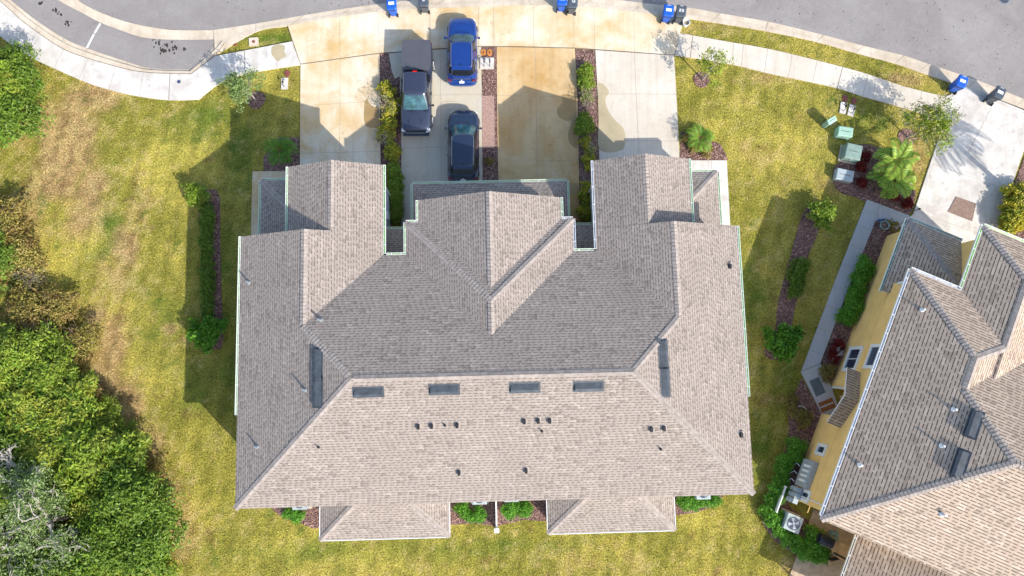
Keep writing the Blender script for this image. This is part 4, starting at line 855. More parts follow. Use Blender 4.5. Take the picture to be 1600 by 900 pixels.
cart(616,26,'blue bin with white lid label at the left kerb',M['cart_blue'],.07); cart(665,21,'charcoal bin standing alone right of the first blue bin',M['cart_grey'],.03,'0')
cart(876,19,'blue bin touching a charcoal bin at the middle of the kerb',M['cart_blue'],-.03); cart(892,23,'charcoal bin touching the middle blue bin',M['cart_grey'],-.05,'13')
cart(1038,36,'blue bin between the kerb and the white bucket',M['cart_blue'],-.12); cart(1057,37,'charcoal bin numbered 23 beside the white bucket',M['cart_grey'],-.14,'23')
cart(1484,144,'blue bin at the kerb by the bright white driveway',M['cart_blue'],-.42); cart(1541,161,'charcoal bin standing on the bright white driveway',M['cart_grey'],-.48)
g=G(1070,40); t_=thing('bucket','round white bucket with pale contents beside the charcoal bin','bucket',(g[0],g[1],.07))
MB().loft([[(r*math.cos(a),r*math.sin(a),z) for a in np.linspace(0,2*math.pi,24,endpoint=False)] for r,z in((.17,0),(.22,.38),(.245,.38),(.245,.41),(.21,.41),(.17,.08))]).build('pail',M['white'],t_); MB().cyl((0,0,.22),.17,.02,20).build('contents',M['blossom'],t_); MB().tube([(.23*math.cos(a),.23*math.sin(a),.40+.1*math.sin(a)) for a in np.linspace(0,math.pi,9)],.008,5).build('handle',M['rim'],t_)

# ------------------------------------------------ utility boxes, meters, backflow pipes
def lidbox(name,px,py,h,sx,sy,rz,mat,label,cat,slope=.12,rnd=.06,ex=None,padm=None):
    g=G(px,py,h); t_=thing(name,label,cat,(g[0],g[1],0),rz)
    if padm: MB().box((0,0,.04),(sx+.2,sy+.2,.1)).build('pad',M['kerb'],t_)
    MB().box((0,0,h*.42),(sx,sy,h*.84)).build('cabinet',mat,t_,mods=[('BEVEL',dict(width=.03,segments=2))])
    x,y=sx/2+.04,sy/2+.04; b=MB().add([(-x,-y,h*.78),(x,-y,h*.78),(x,y,h*.78),(-x,y,h*.78),(-x*.92,-y*.9,h-slope),(x*.92,-y*.9,h-slope),(x*.92,y*.9,h),(-x*.92,y*.9,h)],[(3,2,1,0),(4,5,6,7),(0,1,5,4),(1,2,6,5),(2,3,7,6),(3,0,4,7)])
    b.build('lid',mat,t_,mods=[('BEVEL',dict(width=rnd,segments=3))])
    MB().box((0,-y*.95,h*.6),(.1,.03,.14)).build('latch',M['meter'],t_); MB().bar((-x*.6,0,h-slope*.45+.008),(x*.6,0,h-slope*.45+.008),.02,.012).build('lid_seam',M['black'],t_); return t_
lidbox('utility_pedestal',1301,187,.95,.62,.30,.55,M['utility'],'small pale green utility pedestal, nearest the path pads','utility box',.1,.1)
lidbox('utility_box',1322,205,.7,.95,.6,-.15,M['utility'],'rounded pale green utility box between pedestal and transformer','utility box',.06,.12)
lidbox('transformer_box',1335,236,.85,1.0,.95,-.22,M['utility_dark'],'large square grey green transformer cabinet in the mulch','utility box',.1,.03,padm=1)
lidbox('utility_box',1321,273,.55,1.1,.72,-.22,M['utility_grey'],'low flat grey utility box at the tip of the mulch bed','utility box',.04,.08)
def backflow(px,py,rz,label,lx,ly,lidm,two=False,z=0.):
    g=G(px,py); t_=thing('backflow_preventer',label,'water pipe',(g[0],g[1],z),rz)
    for k in ((-.19,.19) if two else (0,)):
        b=MB(); b.tube([(k-.0,-.22,.05),(k,-.22,.36),(k,-.16,.43),(k,.16,.43),(k,.22,.36),(k,.22,.05)],.022,8); b.box((k,-.04,.43),(.09,.13,.1)); b.box((k,.1,.46),(.03,.1,.03),rz=.7); b.build('pipe',M['black'],t_)
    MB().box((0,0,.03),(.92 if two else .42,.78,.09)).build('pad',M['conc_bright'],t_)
    g=G(lx,ly)
    q=thing('water_meter_lid',label.replace('backflow pipe','oval meter lid').replace('on a white pad','set in the ground'),'meter lid',(g[0],g[1],z),rz)
    for k in ((-.21,.21) if two else (0,)): 
        b=MB(); b.loft([[(k+r*.75*math.cos(a),r*math.sin(a),zz) for a in np.linspace(0,2*math.pi,20,endpoint=False)] for r,zz in((.24,0),(.24,.05),(.21,.055))]); b.build('frame' ,lidm,q)
        MB().box((k,0,.06),(.1,.16,.012)).build('lid_plate',M['meterlid'],q)
backflow(445,131,.0,'black backflow pipe on a white pad in the left lawn',449,115,M['meterlid'])
backflow(761,100,.0,'pair of black backflow pipes on a white pad right of the blue SUV',760,83,M['orangelid'],True,.05)
backflow(1317,169,-.2,'left black backflow pipe on a white pad by the sidewalk',1320,154,M['meterlid']); backflow(1330,173,-.3,'right black backflow pipe on a white pad by the sidewalk',1334,158,M['meterlid'])
# path light, hose reel, pots and mats at the yellow house
def wfix(px,py,h=0): return G(px,py,h)
g=G(1413,289); t_=thing('path_light','dark green metal path light leaning in the mulch by the white driveway','garden light',(g[0],g[1],.04),0)
MB().tube([(0,0,0),(.03,.0,.55)],.02,8).build('stake',M['black'],t_); MB().cyl((.03,0,.55),.14,.09,16,r2=.05).build('lamp_shade',M['utility_dark'],t_)
g=G(1428,330); t_=thing('path_light','black stake light at the corner where path meets driveway','garden light',(g[0],g[1],.05)); MB().tube([(0,0,0),(.04,.03,.5)],.018,8).build('stake',M['black'],t_); MB().cyl((.04,.03,.48),.08,.1,12,r2=.04).build('lamp_shade',M['black'],t_)
g=G(1377,354); t_=thing('planter_pot','round dark pot in the mulch at the bend of the path','pot',(g[0],g[1],.05)); MB().loft([[(r*math.cos(a),r*math.sin(a),z) for a in np.linspace(0,2*math.pi,22,endpoint=False)] for r,z in((.18,0),(.29,.36),(.31,.4),(.25,.4),(.22,.3))]).build('pot',M['utility_dark'],t_); MB().cyl((0,0,.3),.23,.03,18).build('soil',M['mulch'],t_)
g=G(1372,345); t_=thing('garden_hose','blue hose nozzle and thin hose lying on the path corner','hose',(g[0],g[1],.1))
MB().tube([(0,0,.03),(-.1,.25,.02),(-.05,.7,.02),(.15,.95,.02),(.3,1.0,.02)],.012,6).build('hose',simple('tan_hose',(.4,.3,.25)),t_); MB().box((0,0,.06),(.22,.14,.12),rz=.4,taper=.6).box((.28,.05,.06),(.2,.12,.12),rz=.4,taper=.6).build('nozzle',simple('blue_nozzle',(.03,.08,.2)),t_)
def mat_(poly,name,label,m,marks=None):
    P=pg(poly,.09); cx=sum(p[0] for p in P)/4; cy=sum(p[1] for p in P)/4; t_=thing(name,label,'mat',(cx,cy,.082)); Q=[(p[0]-cx,p[1]-cy) for p in P]
    MB().prism(Q,0,.014).build('mat',m,t_)
    if marks:
        b=MB(); rr=random.Random(3)
        for i in range(9): b.tube([(-.45+.1*i,-.07+.05*rr.random(),.018),(-.42+.1*i,.05+.05*rr.random(),.018),(-.37+.1*i,-.02,.018)],.014,4)
        b.build('pattern',M['sticker'],t_).rotation_euler=(0,0,.35)
mat_([(1264.5,595),(1279.5,589),(1290,613),(1275.5,620)],'doormat','rectangular dark grey mat on the path before the side door',M['doormat'])
mat_([(1278.5,630),(1300,621),(1306.5,636),(1284,645)],'doormat','brown mat with white lettering at the side door',M['brownmat'],True)
mat_([(1494,307),(1525,318),(1519,346),(1481,331)],'ground_mat','brown paver mat lying on the bright white driveway',simple('brown_pavers',(.25,.17,.135),.85,var=.25,sc=5))
bpy.data.objects['ground_mat'].location.z=.09
for i,(px,py) in enumerate(((1306,556),)): pass
# electrical gear on the yellow wall
p=YF.onwall(1254,738,u=.1); b=MB(); el=MB()
mb=lambda dv,z,s:el.box((-.02+.2,p[1]+dv,z),s)
el.box((.24,p[1],1.35),(.34,1.7,1.4)); el.build('electrical_cabinet',M['meter'],yh,mods=[('BEVEL',dict(width=.03,segments=2))])
for j in range(4): MB().box((.05,p[1]+.45-.38*j*.8,1.5),(.08,.14,.8)).build('breaker_cover',M['sticker'],yh)
for i in range(3):
    for j in range(2):
        b=MB(); b.box((.1,p[1]-1.1-.34*i,.9+.45*j),(.3,.3,.38)); b.tube([(-.05,p[1]-1.1-.34*i,.9+.45*j),(-.16,p[1]-1.1-.34*i,.9+.45*j)],[.13,.11],14); b.build('electric_meter',M['sticker'] if 0 else M['utility_grey'],yh)
for j in range(3): MB().tube([(-.0,p[1]+.3-.5*j,.7),(-.18,p[1]+.4-.5*j,.6),(-.22,p[1]+.2-.5*j,.3),(-.1,p[1]+.1-.5*j,.05)],.022,6).build('conduit',M['white'],yh)
g0=G(1205,795); g1=G(1219,757); d=g1-g0; t_=thing('lattice_fence','short white lattice fence panel in the hedge beside the yellow house','fence',(*((g0+g1)/2)[:2],.03),math.atan2(d[1],d[0]))
L=np.linalg.norm(d); b=MB()
for s_ in(-1,1): b.box((s_*L/2,0,.45),(.09,.09,.9))
b.box((0,0,.85),(L,.06,.08)); b.box((0,0,.12),(L,.06,.08)); b.build('frame',M['white'],t_); b=MB()
for i in range(14): x=-L/2+L*i/14; b.bar((x,0.01,.12),(min(L/2,x+.5),.01,.12+min(.7,(L/2-x)*1.4)),.035,.02); b.bar((x,-.01,.12+min(.7,(L/2-x)*1.4)),(min(L/2,x+.5),-.01,.12),.035,.02)
b.box((0,.03,.5),(L,.012,.7)); b.build('lattice',M['white'],t_)
# patio things
g=G(1291,845,.9); gr=thing('barbecue_grill','black covered barbecue grill at the edge of the patio','grill',(g[0],g[1],.05),yr)
MB().box((0,0,.45),(1.0,.55,.75),taper=1.05).build('cart',M['black'],gr); MB().loft([[(x,y*math.cos(a)*.3,.83+.22*math.sin(a)) for x,a in zip((q,)*9,np.linspace(0,math.pi,9))] for q in(-.45,.45) for y in (1,)]).build('hood',simple('blue_black_cover',(.01,.015,.03),.35),gr,mods=[('BEVEL',dict(width=.03,segments=2))]); MB().bar((-.3,-.33,.95),(.3,-.33,.95),.03,.03).build('handle',M['rim'],gr)
g=G(1310,862,.75); tb_=thing('patio_table','light wood patio table partly under the roof edge','table',(g[0]+.3,g[1],.06),yr)
MB().prism([(.8*math.cos(a),.5*math.sin(a)) for a in np.linspace(0,2*math.pi,24,endpoint=False)],.7,.74).build('tabletop',M['wood'],tb_)
for sx in(-1,1):
    for sy in(-1,1): MB().tube([(sx*.5,sy*.28,0),(sx*.42,sy*.22,.7)],.025,6).build('leg',M['black'],tb_)
g=G(1304,880,.8); ch=thing('patio_chair','dark framed patio chair beside the wooden table','chair',(g[0],g[1],.06),yr+.6)
MB().box((0,0,.45),(.5,.5,.06)).build('seat',M['wood'],ch); MB().box((0,.25,.75),(.5,.05,.5)).build('backrest',M['black'],ch)
for sx in(-1,1):
    for sy in(-1,1): MB().tube([(sx*.22,sy*.22,0),(sx*.22,sy*.22,.44)],.018,6).build('leg',M['black'],ch)

# ------------------------------------------------ plants
def quads(P,Nn,T,ln,wd,bend=0.):
    "leaf quads: centres P, normals Nn, tangents T, lengths, widths"
    B=np.cross(Nn,T); ln=ln[:,None]/2; wd=wd[:,None]/2
    V=np.stack([P-T*ln,P+B*wd-Nn*0,P+T*ln-Nn*ln*bend,P-B*wd],1); return V.reshape(-1,3)
def unit(a): return a/(np.linalg.norm(a,axis=-1,keepdims=True)+1e-9)
def leafmesh(name,P,up,L,W,mat,r,tang=None,tilt=.8,bend=.4):
    n=len(P); Nn=unit(up+tilt*r.normal(size=(n,3))); T=unit(np.cross(Nn,r.normal(size=(n,3)))) if tang is None else unit(tang-Nn*np.sum(tang*Nn,1,keepdims=True))
    V=quads(P,Nn,T,L*(.6+.8*r.random(n)),W*(.6+.8*r.random(n)),bend)
    me=bpy.data.meshes.new(name); me.vertices.add(4*n); me.vertices.foreach_set('co',V.ravel()); me.loops.add(4*n); me.loops.foreach_set('vertex_index',np.arange(4*n)); me.polygons.add(n); me.polygons.foreach_set('loop_start',np.arange(0,4*n,4)); me.update(calc_edges=True); me.materials.append(mat); return me
def obj(name,me,parent,loc=None,rz=0,sc=None):
    o=bpy.data.objects.new(name,me); COL.objects.link(o); o.parent=parent
    if loc is not None: o.location=loc
    o.rotation_euler=(0,0,rz)
    if sc: o.scale=sc
    return o
def crownpts(rx,rz_,zc,nclump,per,cr,r,hollow=.55,flat=False):
    C=unit(r.normal(size=(nclump,3))); C[:,2]=np.abs(C[:,2])*(.9)-.15; rad=hollow+(1-hollow)*r.random(nclump)**.5
    lump=1+.28*np.sin(3*np.arctan2(C[:,1],C[:,0])+r.random()*6)+.15*np.sin(7*np.arctan2(C[:,1],C[:,0]))
    C=C*rad[:,None]*np.array([rx,rx,rz_]); C[:,:2]*=lump[:,None]
    D=unit(r.normal(size=(nclump,per,3)))*(r.random((nclump,per,1))**.4)*cr*(.6+.8*r.random((nclump,1,1))); D[...,2]*=.65
    P=(C[:,None,:]+D); up=unit(D+np.array([0,0,.6])+unit(C)[:,None,:]*.6)
    P=P.reshape(-1,3); P[:,2]+=zc; return P,up.reshape(-1,3),C+[0,0,zc]
def branches(C,zb,r,mat,name='trunk',r0=.1,lean=(0,0),n=14,multi=1):
    b=MB(); 
    top=C.mean(0)*[.4,.4,.55]; 
    for m_ in range(multi):
        o=np.array([r.normal()*.1,r.normal()*.1,0])*(multi>1); b.tube([o,o+(top*.5)+[r.normal()*.05,r.normal()*.05,0],top],[r0*1.3,r0,r0*.8],8)
    for i in r.choice(len(C),min(n,len(C)),replace=False):
        c=C[i]; mid=(top+c)/2+r.normal(size=3)*.08; b.tube([top*r.uniform(.6,1),mid,c],[r0*.6,r0*.35,r0*.12],5)
    return b.build(name,mat,None)
def shrub_proto(label,cat,name,rx,h,leafm,L,W,ncl,per,cr,seed,group,stem='trunk',tilt=.8,hollow=.55,bark='darkbark',base=.0,loc=(0,0,0),r0=.05,nb=10):
    r=np.random.default_rng(seed); t_=thing(name,label,cat,loc,0,group)
    P,up,C=crownpts(rx,(h-base)*.55,base+(h-base)*.45,ncl,per,cr,r,hollow)
    P[:,2]=np.maximum(P[:,2],.04); obj('foliage',leafmesh('foliage',P,up,L,W,leafm,r,None,tilt),t_)
    tr=branches(C,base,r,M[bark],stem,r0,n=nb); tr.parent=t_; return t_
def put(proto,px,py,h,label,sc=1.,rz=None,z=0.,first=[set()],group=None):
    "h: height in the proto at which the photo pixel sits"
    g=G(px,py,h*(sc if not hasattr(sc,'__len__') else sc[2])+z); rz=random.uniform(0,6.28) if rz is None else rz
    s3=sc if hasattr(sc,'__len__') else (sc,sc,sc)
    if proto.name not in first[0]:
        first[0].add(proto.name); o=proto; o.location=(g[0],g[1],z); o.rotation_euler=(0,0,rz); o.scale=s3; o['label']=label
    else: o=dup(proto,(g[0],g[1],z),rz,label,s3)
    if group: o['group']=group
    return o
grp='garden shrubs round the houses'
round_b=shrub_proto('','shrub','round_shrub',.8,1.5,M['leaf_bright'],.16,.09,60,45,.26,5,grp)
put(round_b,305,303,.9,'bright green leafy shrub at the street end of the left hedge bed',(.95,.85,.9)); put(round_b,1287,334,.9,'bright lime green shrub at the top of the right lawn bed',(1.1,1.0,1.0))
round_m=shrub_proto('','shrub','round_shrub',.85,1.4,M['leaf_emerald'],.17,.11,60,45,.25,6,grp)
put(round_m,320,521,.9,'glossy emerald round shrub at the rear end of the left hedge bed',1.15); put(round_m,1226,534,.9,'emerald round shrub at the rear end of the right lawn bed',1.2)
hedge_p=shrub_proto('','hedge','hedge_shrub',.5,.95,M['leaf_dark'],.12,.07,36,34,.22,8,'low hedge shrubs in rows')
# hedge runs
ORD='first second third fourth fifth sixth seventh eighth ninth tenth eleventh twelfth thirteenth fourteenth fifteenth sixteenth'.split()
def run(proto,pts,n,h,labels,sc=1.,jit=2.,group=None,z=0.,end='street end'):
    pts=[np.array(p,float) for p in pts]; segs=[np.linalg.norm(pts[i+1]-pts[i]) for i in range(len(pts)-1)]; T=sum(segs)
    for i in range(n):
        d=T*(i+.5)/n; k_=0
        while d>segs[k_]: d-=segs[k_]; k_+=1
        p=pts[k_]+(pts[k_+1]-pts[k_])*d/segs[k_]
        s_=sc*random.uniform(.85,1.15); put(proto,p[0]+random.gauss(0,jit),p[1]+random.gauss(0,jit),h,labels+', '+ORD[i]+' from the '+end,(s_,s_,s_),group=group,z=z)
run(hedge_p,[(322,322),(324,500)],13,.6,'dark hedge shrub in the shaded left row',.82,.8,group='hedge row left of the house')
run(hedge_p,[(1251,408),(1242,462)],5,.6,'dark hedge shrub in the right lawn bed',.95,1.5,group='hedge row on the right lawn')
hed2=shrub_proto('','hedge','hedge_shrub',.6,1.0,M['leaf_hedge'],.13,.08,44,36,.24,18,'hedge along the yellow house')
run(hed2,[(1358,410),(1322,500)],8,.7,'leafy hedge shrub between path and yellow wall',.85,2,group='hedge between path and yellow wall')
run(hed2,[(1250,690),(1222,750),(1203,795),(1206,822),(1240,850),(1290,872)],16,.6,'green hedge shrub round the yellow house corner',.85,4,group='hedge round the rear corner of the yellow house',end='side door')
run(hed2,[(1266,835),(1282,852)],3,.6,'green shrub between air conditioner and grill',.9,4,group='shrubs between air conditioner and grill',end='air conditioner')
run(hed2,[(717,795),(737,806),(757,800)],5,.5,'green shrub left of the white partition',.6,3,group='shrubs left of the white partition',end='left')
run(hed2,[(790,797),(815,795),(828,788)],5,.5,'green shrub right of the white partition',.6,2,group='shrubs right of the white partition',end='left')
run(hed2,[(445,795),(468,806)],3,.5,'green shrub at the left rear house corner',.6,3,group='shrubs at the left rear corner of the house',end='left')
run(hed2,[(1062,782),(1095,789),(1122,782)],5,.5,'green shrub at the right rear house corner',.62,3,group='shrubs at the right rear corner of the house',end='left')
green_b=shrub_proto('','shrub','green_shrub',.55,1.1,M['leaf_bright'],.13,.08,44,36,.22,28,grp)
run(green_b,[(613,262),(616,345)],7,.6,'bright green shrub against the left garage wall',.85,2,group='green shrubs against the left garage wall')
yel_b=shrub_proto('','shrub','croton_shrub',.5,1.0,M['leaf_yellow'],.12,.075,40,34,.2,38,grp)
run(yel_b,[(604,130),(612,160),(605,200),(612,250)],9,.6,'yellow green croton left of the pickup',.9,3.5,group='crotons in the bed left of the pickup')
run(yel_b,[(915,285),(917,340)],5,.6,'yellow green croton by the right garage wall',.8,2,group='crotons by the right garage wall')
run(green_b,[(912,100),(918,130),(912,150)],5,.6,'green shrub atop the right driveway bed',.72,4,group='green shrubs at the street end of the right driveway bed')
run(green_b,[(914,180),(912,200)],3,.6,'dense green shrub midway along right driveway bed',.9,3,group='green shrubs midway along the right driveway bed')
run(yel_b,[(916,215),(922,245),(925,262)],4,.6,'yellow croton nearing the right garage',.75,3,group='crotons near the right garage')
run(yel_b,[(1593,290),(1590,330),(1580,356),(1605,300),(1606,350)],9,.8,'golden croton at the right edge of the picture',1.3,3,group='golden crotons at the right edge')
red_b=shrub_proto('','shrub','red_shrub',.3,.55,M['leaf_red'],.16,.06,22,22,.16,48,grp)
for px,py,l in((1352,243,'red leaved plant between transformer and lime palm'),(1347,286,'red leaved plant below the low grey utility box'),(1398,308,'red leaved plant in front of the lime palm'),(1419,316,'red leaved plant at the driveway corner of the bed'),(1346,262,'red leaved plant right of the low grey utility box')): put(red_b,px,py,.3,l,1.1)
run(red_b,[(1310,530),(1300,565)],5,.3,'dark red plant by the yellow wall',1.0,3,group='red plants by the yellow wall')
olive_b=shrub_proto('','shrub','low_plant',.35,.5,M['leaf_olive'],.12,.05,22,22,.16,58,grp)
run(olive_b,[(1243,620),(1250,655),(1262,665)],7,.3,'straggly olive plant beside the side door',1.0,5,group='straggly plants beside the side door',end='path')
run(olive_b,[(1296,575),(1290,590)],2,.3,'olive plant by the grey doormat',1.0,2,group='olive plants by the grey doormat')
put(olive_b,1395,352,.3,'small green plant beside the dark pot',1.0); put(olive_b,764,252,.2,'small weed in the narrow mulch strip right of the cars',.7)
# stone ring in the bed
g=G(1250,643); t_=thing('garden_ring','pale round ring edging in the bed beside the side door','garden ring',(g[0],g[1],.04)); MB().tube([(.38*math.cos(a),.34*math.sin(a),.04) for a in np.linspace(0,2*math.pi,25)],.05,6).build('edging',M['kerb'],t_)
# bare branching shrubs
def twiggy(label,px,py,h,rx,seed,leaf=None,nl=0,name='bare_shrub',z=0.,n0=14,mat='twig',dirv=(0,0,1),group=None,cat='shrub',rt=.018):
    r=np.random.default_rng(seed); g=G(px,py,0 if z==0 else z); t_=thing(name,label,cat,(g[0],g[1],z),0,group); b=MB(); tips=[]
    def grow(p,d,L,rad,lv):
        n=3; pts=[p]; 
        for i in range(n): d=unit(d+r.normal(size=3)*.16); p=p+d*L/n; pts.append(p)
        b.tube(pts,[rad*(1-.5*i/n) for i in range(n+1)],4,cap=False)
        if lv==0: tips.append(p); return
        for k_ in range(3): grow(pts[r.integers(1,n+1)],unit(d+r.normal(size=3)*.5),L*.62,rad*.55,lv-1)
    for i in range(n0):
        a=r.random()*6.28; q=.25+.6*r.random(); grow(np.array([0,0,.0]),unit(np.array([math.cos(a)*q*rx/h,math.sin(a)*q*rx/h,1.])),h*.55,rt,2)
    b.build('branches',M[mat],t_)
    if leaf:
        T=np.array(tips); P=np.repeat(T,nl,0)+r.normal(size=(len(T)*nl,3))*.07; obj('foliage',leafmesh('foliage',P,np.tile([0,0,1.],(len(P),1)),.09,.05,M[leaf],r),t_)
    return t_
for i,(px,py,h,rx,l) in enumerate(((604,170,1.5,1.2,'leafless crape myrtle among the yellow crotons'),(603,223,1.2,.7,'thin bare shrub below the crotons left of the pickup'),(917,160,1.3,.8,'pale bare shrub midway along the right driveway bed'),(921,236,.9,.8,'brown twiggy shrub near the right garage'))):
    twiggy(l,px,py,h,rx,70+i,'blossom',2,n0=12,rt=.013)
twiggy('pale branching stems leaning on the yellow wall bed',1309,555,1.0,.8,91,n0=5,mat='white')
# young trees
def ytree(label,px,py,h,rx,seed,leafm,ncl,per,lean=(0,0),L=.15,W=.07,cr=.3,hollow=.35):
    r=np.random.default_rng(seed); g=G(px,py); t_=thing('young_tree',label,'tree',(g[0],g[1],.0))
    P,up,C=crownpts(rx,h*.33,h*.68,ncl,per,cr,r,hollow); P[:,:2]+=lean; C[:,:2]+=lean
    obj('crown',leafmesh('crown',P,up,L,W,leafm,r,None,1.),t_); b=MB(); top=np.array([lean[0]*.7,lean[1]*.7,h*.5]); b.tube([(0,0,-.1),top*.5+[.03,.02,0],top],[.06,.05,.04],8)
    for c in C[::2]: b.tube([top*r.uniform(.75,1.05),(top+c)/2+r.normal(size=3)*.08,c],[.022,.014,.006],5)
    b.build('trunk',M['bark'],t_); return t_
ytree('small bushy tree on the left lawn by the sidewalk corner',400,157,2.9,1.15,101,M['leaf_sage'],90,26,(-.1,.1))
ytree('thin sapling with sparse leaves right of the driveways',1097,125,3.0,1.15,102,M['leaf_mid'],44,22,(.2,.1),cr=.28)
ytree('rounded flowering tree between sidewalk and white driveway',1417,215,3.4,1.65,103,M['leaf_mid'],130,30,(.15,.05),cr=.34)
t_=bpy.data.objects['young_tree.002']; r=np.random.default_rng(9); P,up,C=crownpts(1.75,1.2,2.4,60,10,.3,r,.9); P[:,:2]+=(.15,.05); obj('blossom',leafmesh('blossom',P,up,.13,.07,M['blossom'],r),t_)
# palms and cycads
def frondmesh(name,nf,Lf,r,mat,droop=.9,wl=.36,up0=.9,nl=26,lw=.045,z0=0.,arch=.55):
    b=MB(); rach=MB()
    for i in range(nf):
        a=2*math.pi*i/nf*2.39+r.random()*.4; el=up0*(.25+.75*r.random()); L=Lf*(.75+.35*r.random()); p=np.array([0,0,z0]); d=np.array([math.cos(a)*math.cos(el),math.sin(a)*math.cos(el),math.sin(el)]); pts=[p]
        for j in range(9):
            d=unit(d+np.array([0,0,-droop*.16*(1+j*.12)])); p=p+d*L/9; pts.append(p)
        rach.tube(pts,[.018*(1-.09*j) for j in range(10)],4,cap=False)
        side0=unit(np.cross(d,[0,0,1.]))
        for j in range(nl):
            t=.12+.88*j/nl; k_=min(8,int(t*9)); q=pts[k_]+(pts[k_+1]-pts[k_])*(t*9-k_); dd=unit(pts[k_+1]-pts[k_]); s_=unit(np.cross(dd,[0,0,1.])); ll=wl*math.sin(math.pi*min(.97,.18+t*.8))**.6
            for sg in(-1,1):
                tip=q+s_*sg*ll*.85+dd*ll*.55+np.array([0,0,-.12*ll-.03*r.random()]); w_=dd*lw/2; m_=(q+tip)/2+[0,0,.02]
                b.face([q-w_*.6,m_-w_,tip,m_+w_])
    return b,rach
def palm(label,px,py,h,nf,Lf,seed,mat,name='palm_tree',cat='palm',wl=.34,trunk=.12,**kw):
    r=np.random.default_rng(seed); g=G(px,py); t_=thing(name,label,cat,(g[0],g[1],.02)); b,ra=frondmesh('f',nf,Lf,r,mat,wl=wl,z0=h,**kw)
    b.build('fronds',mat,t_); ra.build('frond_stems',M['leaf_olive'],t_)
    MB().tube([(0,0,-.1),(.02,.01,h*.5),(0,0,h+.03)],[trunk*1.2,trunk,trunk*.8],10).build('trunk',M['bark'],t_); return t_
palm('bushy emerald palm beside the left garage',443,240,.6,20,1.25,201,M['leaf_emerald'],wl=.38,lw=.03,up0=1.2)
palm('leafy palm beside the right garage corner',1089,220,.6,18,1.25,202,M['frond'],wl=.38,lw=.03,up0=1.2)
for i,(px,py,h,l) in enumerate(((1382,262,1.3,'upper of the two lime green palms in the utility bed'),(1380,290,1.1,'lower of the two lime green palms in the utility bed'))): palm(l,px,py,h,19,1.65,203+i,M['frond_lime'],wl=.5,nl=34,lw=.055,up0=1.2,droop=.95)
palm('tall palm beyond the right edge shading the white driveway',1606,330,5.2,26,2.6,210,M['frond'],wl=.6,nl=30,lw=.06,droop=1.1,trunk=.16)
palm('golden palm at the right edge beside the white driveway',1598,318,.9,18,1.5,211,M['frond_gold'],wl=.36)
palm('blue leaved agave next to the grill',1300,836,.25,20,.5,212,simple('agave_leaf',(.25,.38,.36),.5),'agave','plant',wl=.12,trunk=.05)
run(olive_b,[(1070,210),(1098,235),(1108,230)],4,.3,'small plant under the right walkway palm',1.0,4,group='small plants under the right walkway palm')

# ------------------------------------------------ the wood on the left
WG='trees and thicket shrubs at the edge of the wood'
def wtree(kind,rx,h,leafm,L,W,ncl,per,cr,seed,bark='bark',name='broadleaf_tree',cat='tree'):
    r=np.random.default_rng(seed); t_=thing(name,'',cat,(0,0,0),0,WG)
    P,up,C=crownpts(rx,h*.42,h*.56,ncl,per,cr,r,.45); P[:,2]=np.maximum(P[:,2],.05)
    obj('crown',leafmesh('crown',P,up+[0,0,.5],L,W,leafm,r,None,.75),t_); tr=branches(C,0,r,M[bark],'trunk',.09,n=22); tr.parent=t_; return t_
WT={'b':wtree('b',1.9,3.6,M['leaf_bright'],.27,.09,170,38,.46,301),'d':wtree('d',2.1,4.0,M['leaf_dark'],.25,.09,170,38,.5,302),'m':wtree('m',1.9,3.4,M['leaf_mid'],.27,.08,170,38,.46,303),'o':wtree('o',1.4,1.6,M['leaf_olive'],.17,.07,100,38,.36,304,name='thicket_shrub',cat='shrub')}
for kd,px,py,s_,l in (
 ('d',12,185,1.0,'dark green tree at the upper left edge below the arching tree'),('d',28,120,.85,'green tree by the wide white sidewalk at the left edge'),('b',-8,140,1.0,'bright tree cut by the upper left edge'),
 ('o',2,345,1.3,'brown olive thicket at the left edge, highest of its patch'),('o',26,392,1.1,'brown olive thicket left of the dry grass'),('d',-10,395,.7,'small dark tree at the left edge among olive thicket'),
 ('o',48,492,1.1,'olive thicket below the grey bare shrub'),('o',92,478,.95,'yellow olive thicket nearest the dry path'),('o',122,545,1.0,'olive thicket right of the bare branches'),
 ('b',30,555,1.0,'bright green tree below the golden palmetto'),('b',88,585,.95,'bright green tree below the bare branching shrub'),('m',-5,600,1.0,'green tree at the left edge level with the rear of the hedge bed'),
 ('m',50,640,1.1,'yellow tipped green tree in the middle of the wood'),('m',115,648,.95,'green tree on the wood edge beside the brown grass'),('o',138,618,.8,'olive thicket on the edge above the dark tree'),('d',0,690,1.1,'dark tree at the left edge halfway down the wood'),
 ('m',85,700,1.1,'green tree right of the dead branch'),('b',172,662,.62,'small bright tree sticking out at the wood edge'),('b',150,710,1.1,'bright tree behind the small edge tree'),('m',195,712,.75,'green tree at the wood edge level with the roof vents row'),
 ('b',40,760,1.05,'bright tree above the grey oak limbs'),('d',210,770,1.0,'dark green tree on the wood edge level with the house corner'),('o',232,745,.8,'olive shrub between edge trees and dry lawn'),('o',246,800,.75,'olive shrub at the widest part of the wood edge'),
 ('m',150,790,.95,'green tree between the oak and the edge trees'),('d',235,842,.95,'dark rounded tree at the lower right of the wood'),('m',195,880,1.0,'green tree at the bottom of the wood edge'),('d',170,845,1.0,'dark tree behind the lower edge trees'),('d',90,890,1.0,'shaded tree at the bottom under the oak'),('m',-5,800,1.0,'green tree at the left edge beside the oak'),('d',10,900,1.1,'dark tree in the bottom left corner'),('m',250,905,.6,'small green shrub tree at the bottom beside the lawn')):
    g=G(px,py,2.); o=put(WT[kd],px,py,.5*(1.6 if kd=='o' else 3.6),l,(s_,s_,s_*random.uniform(.85,1.1)))
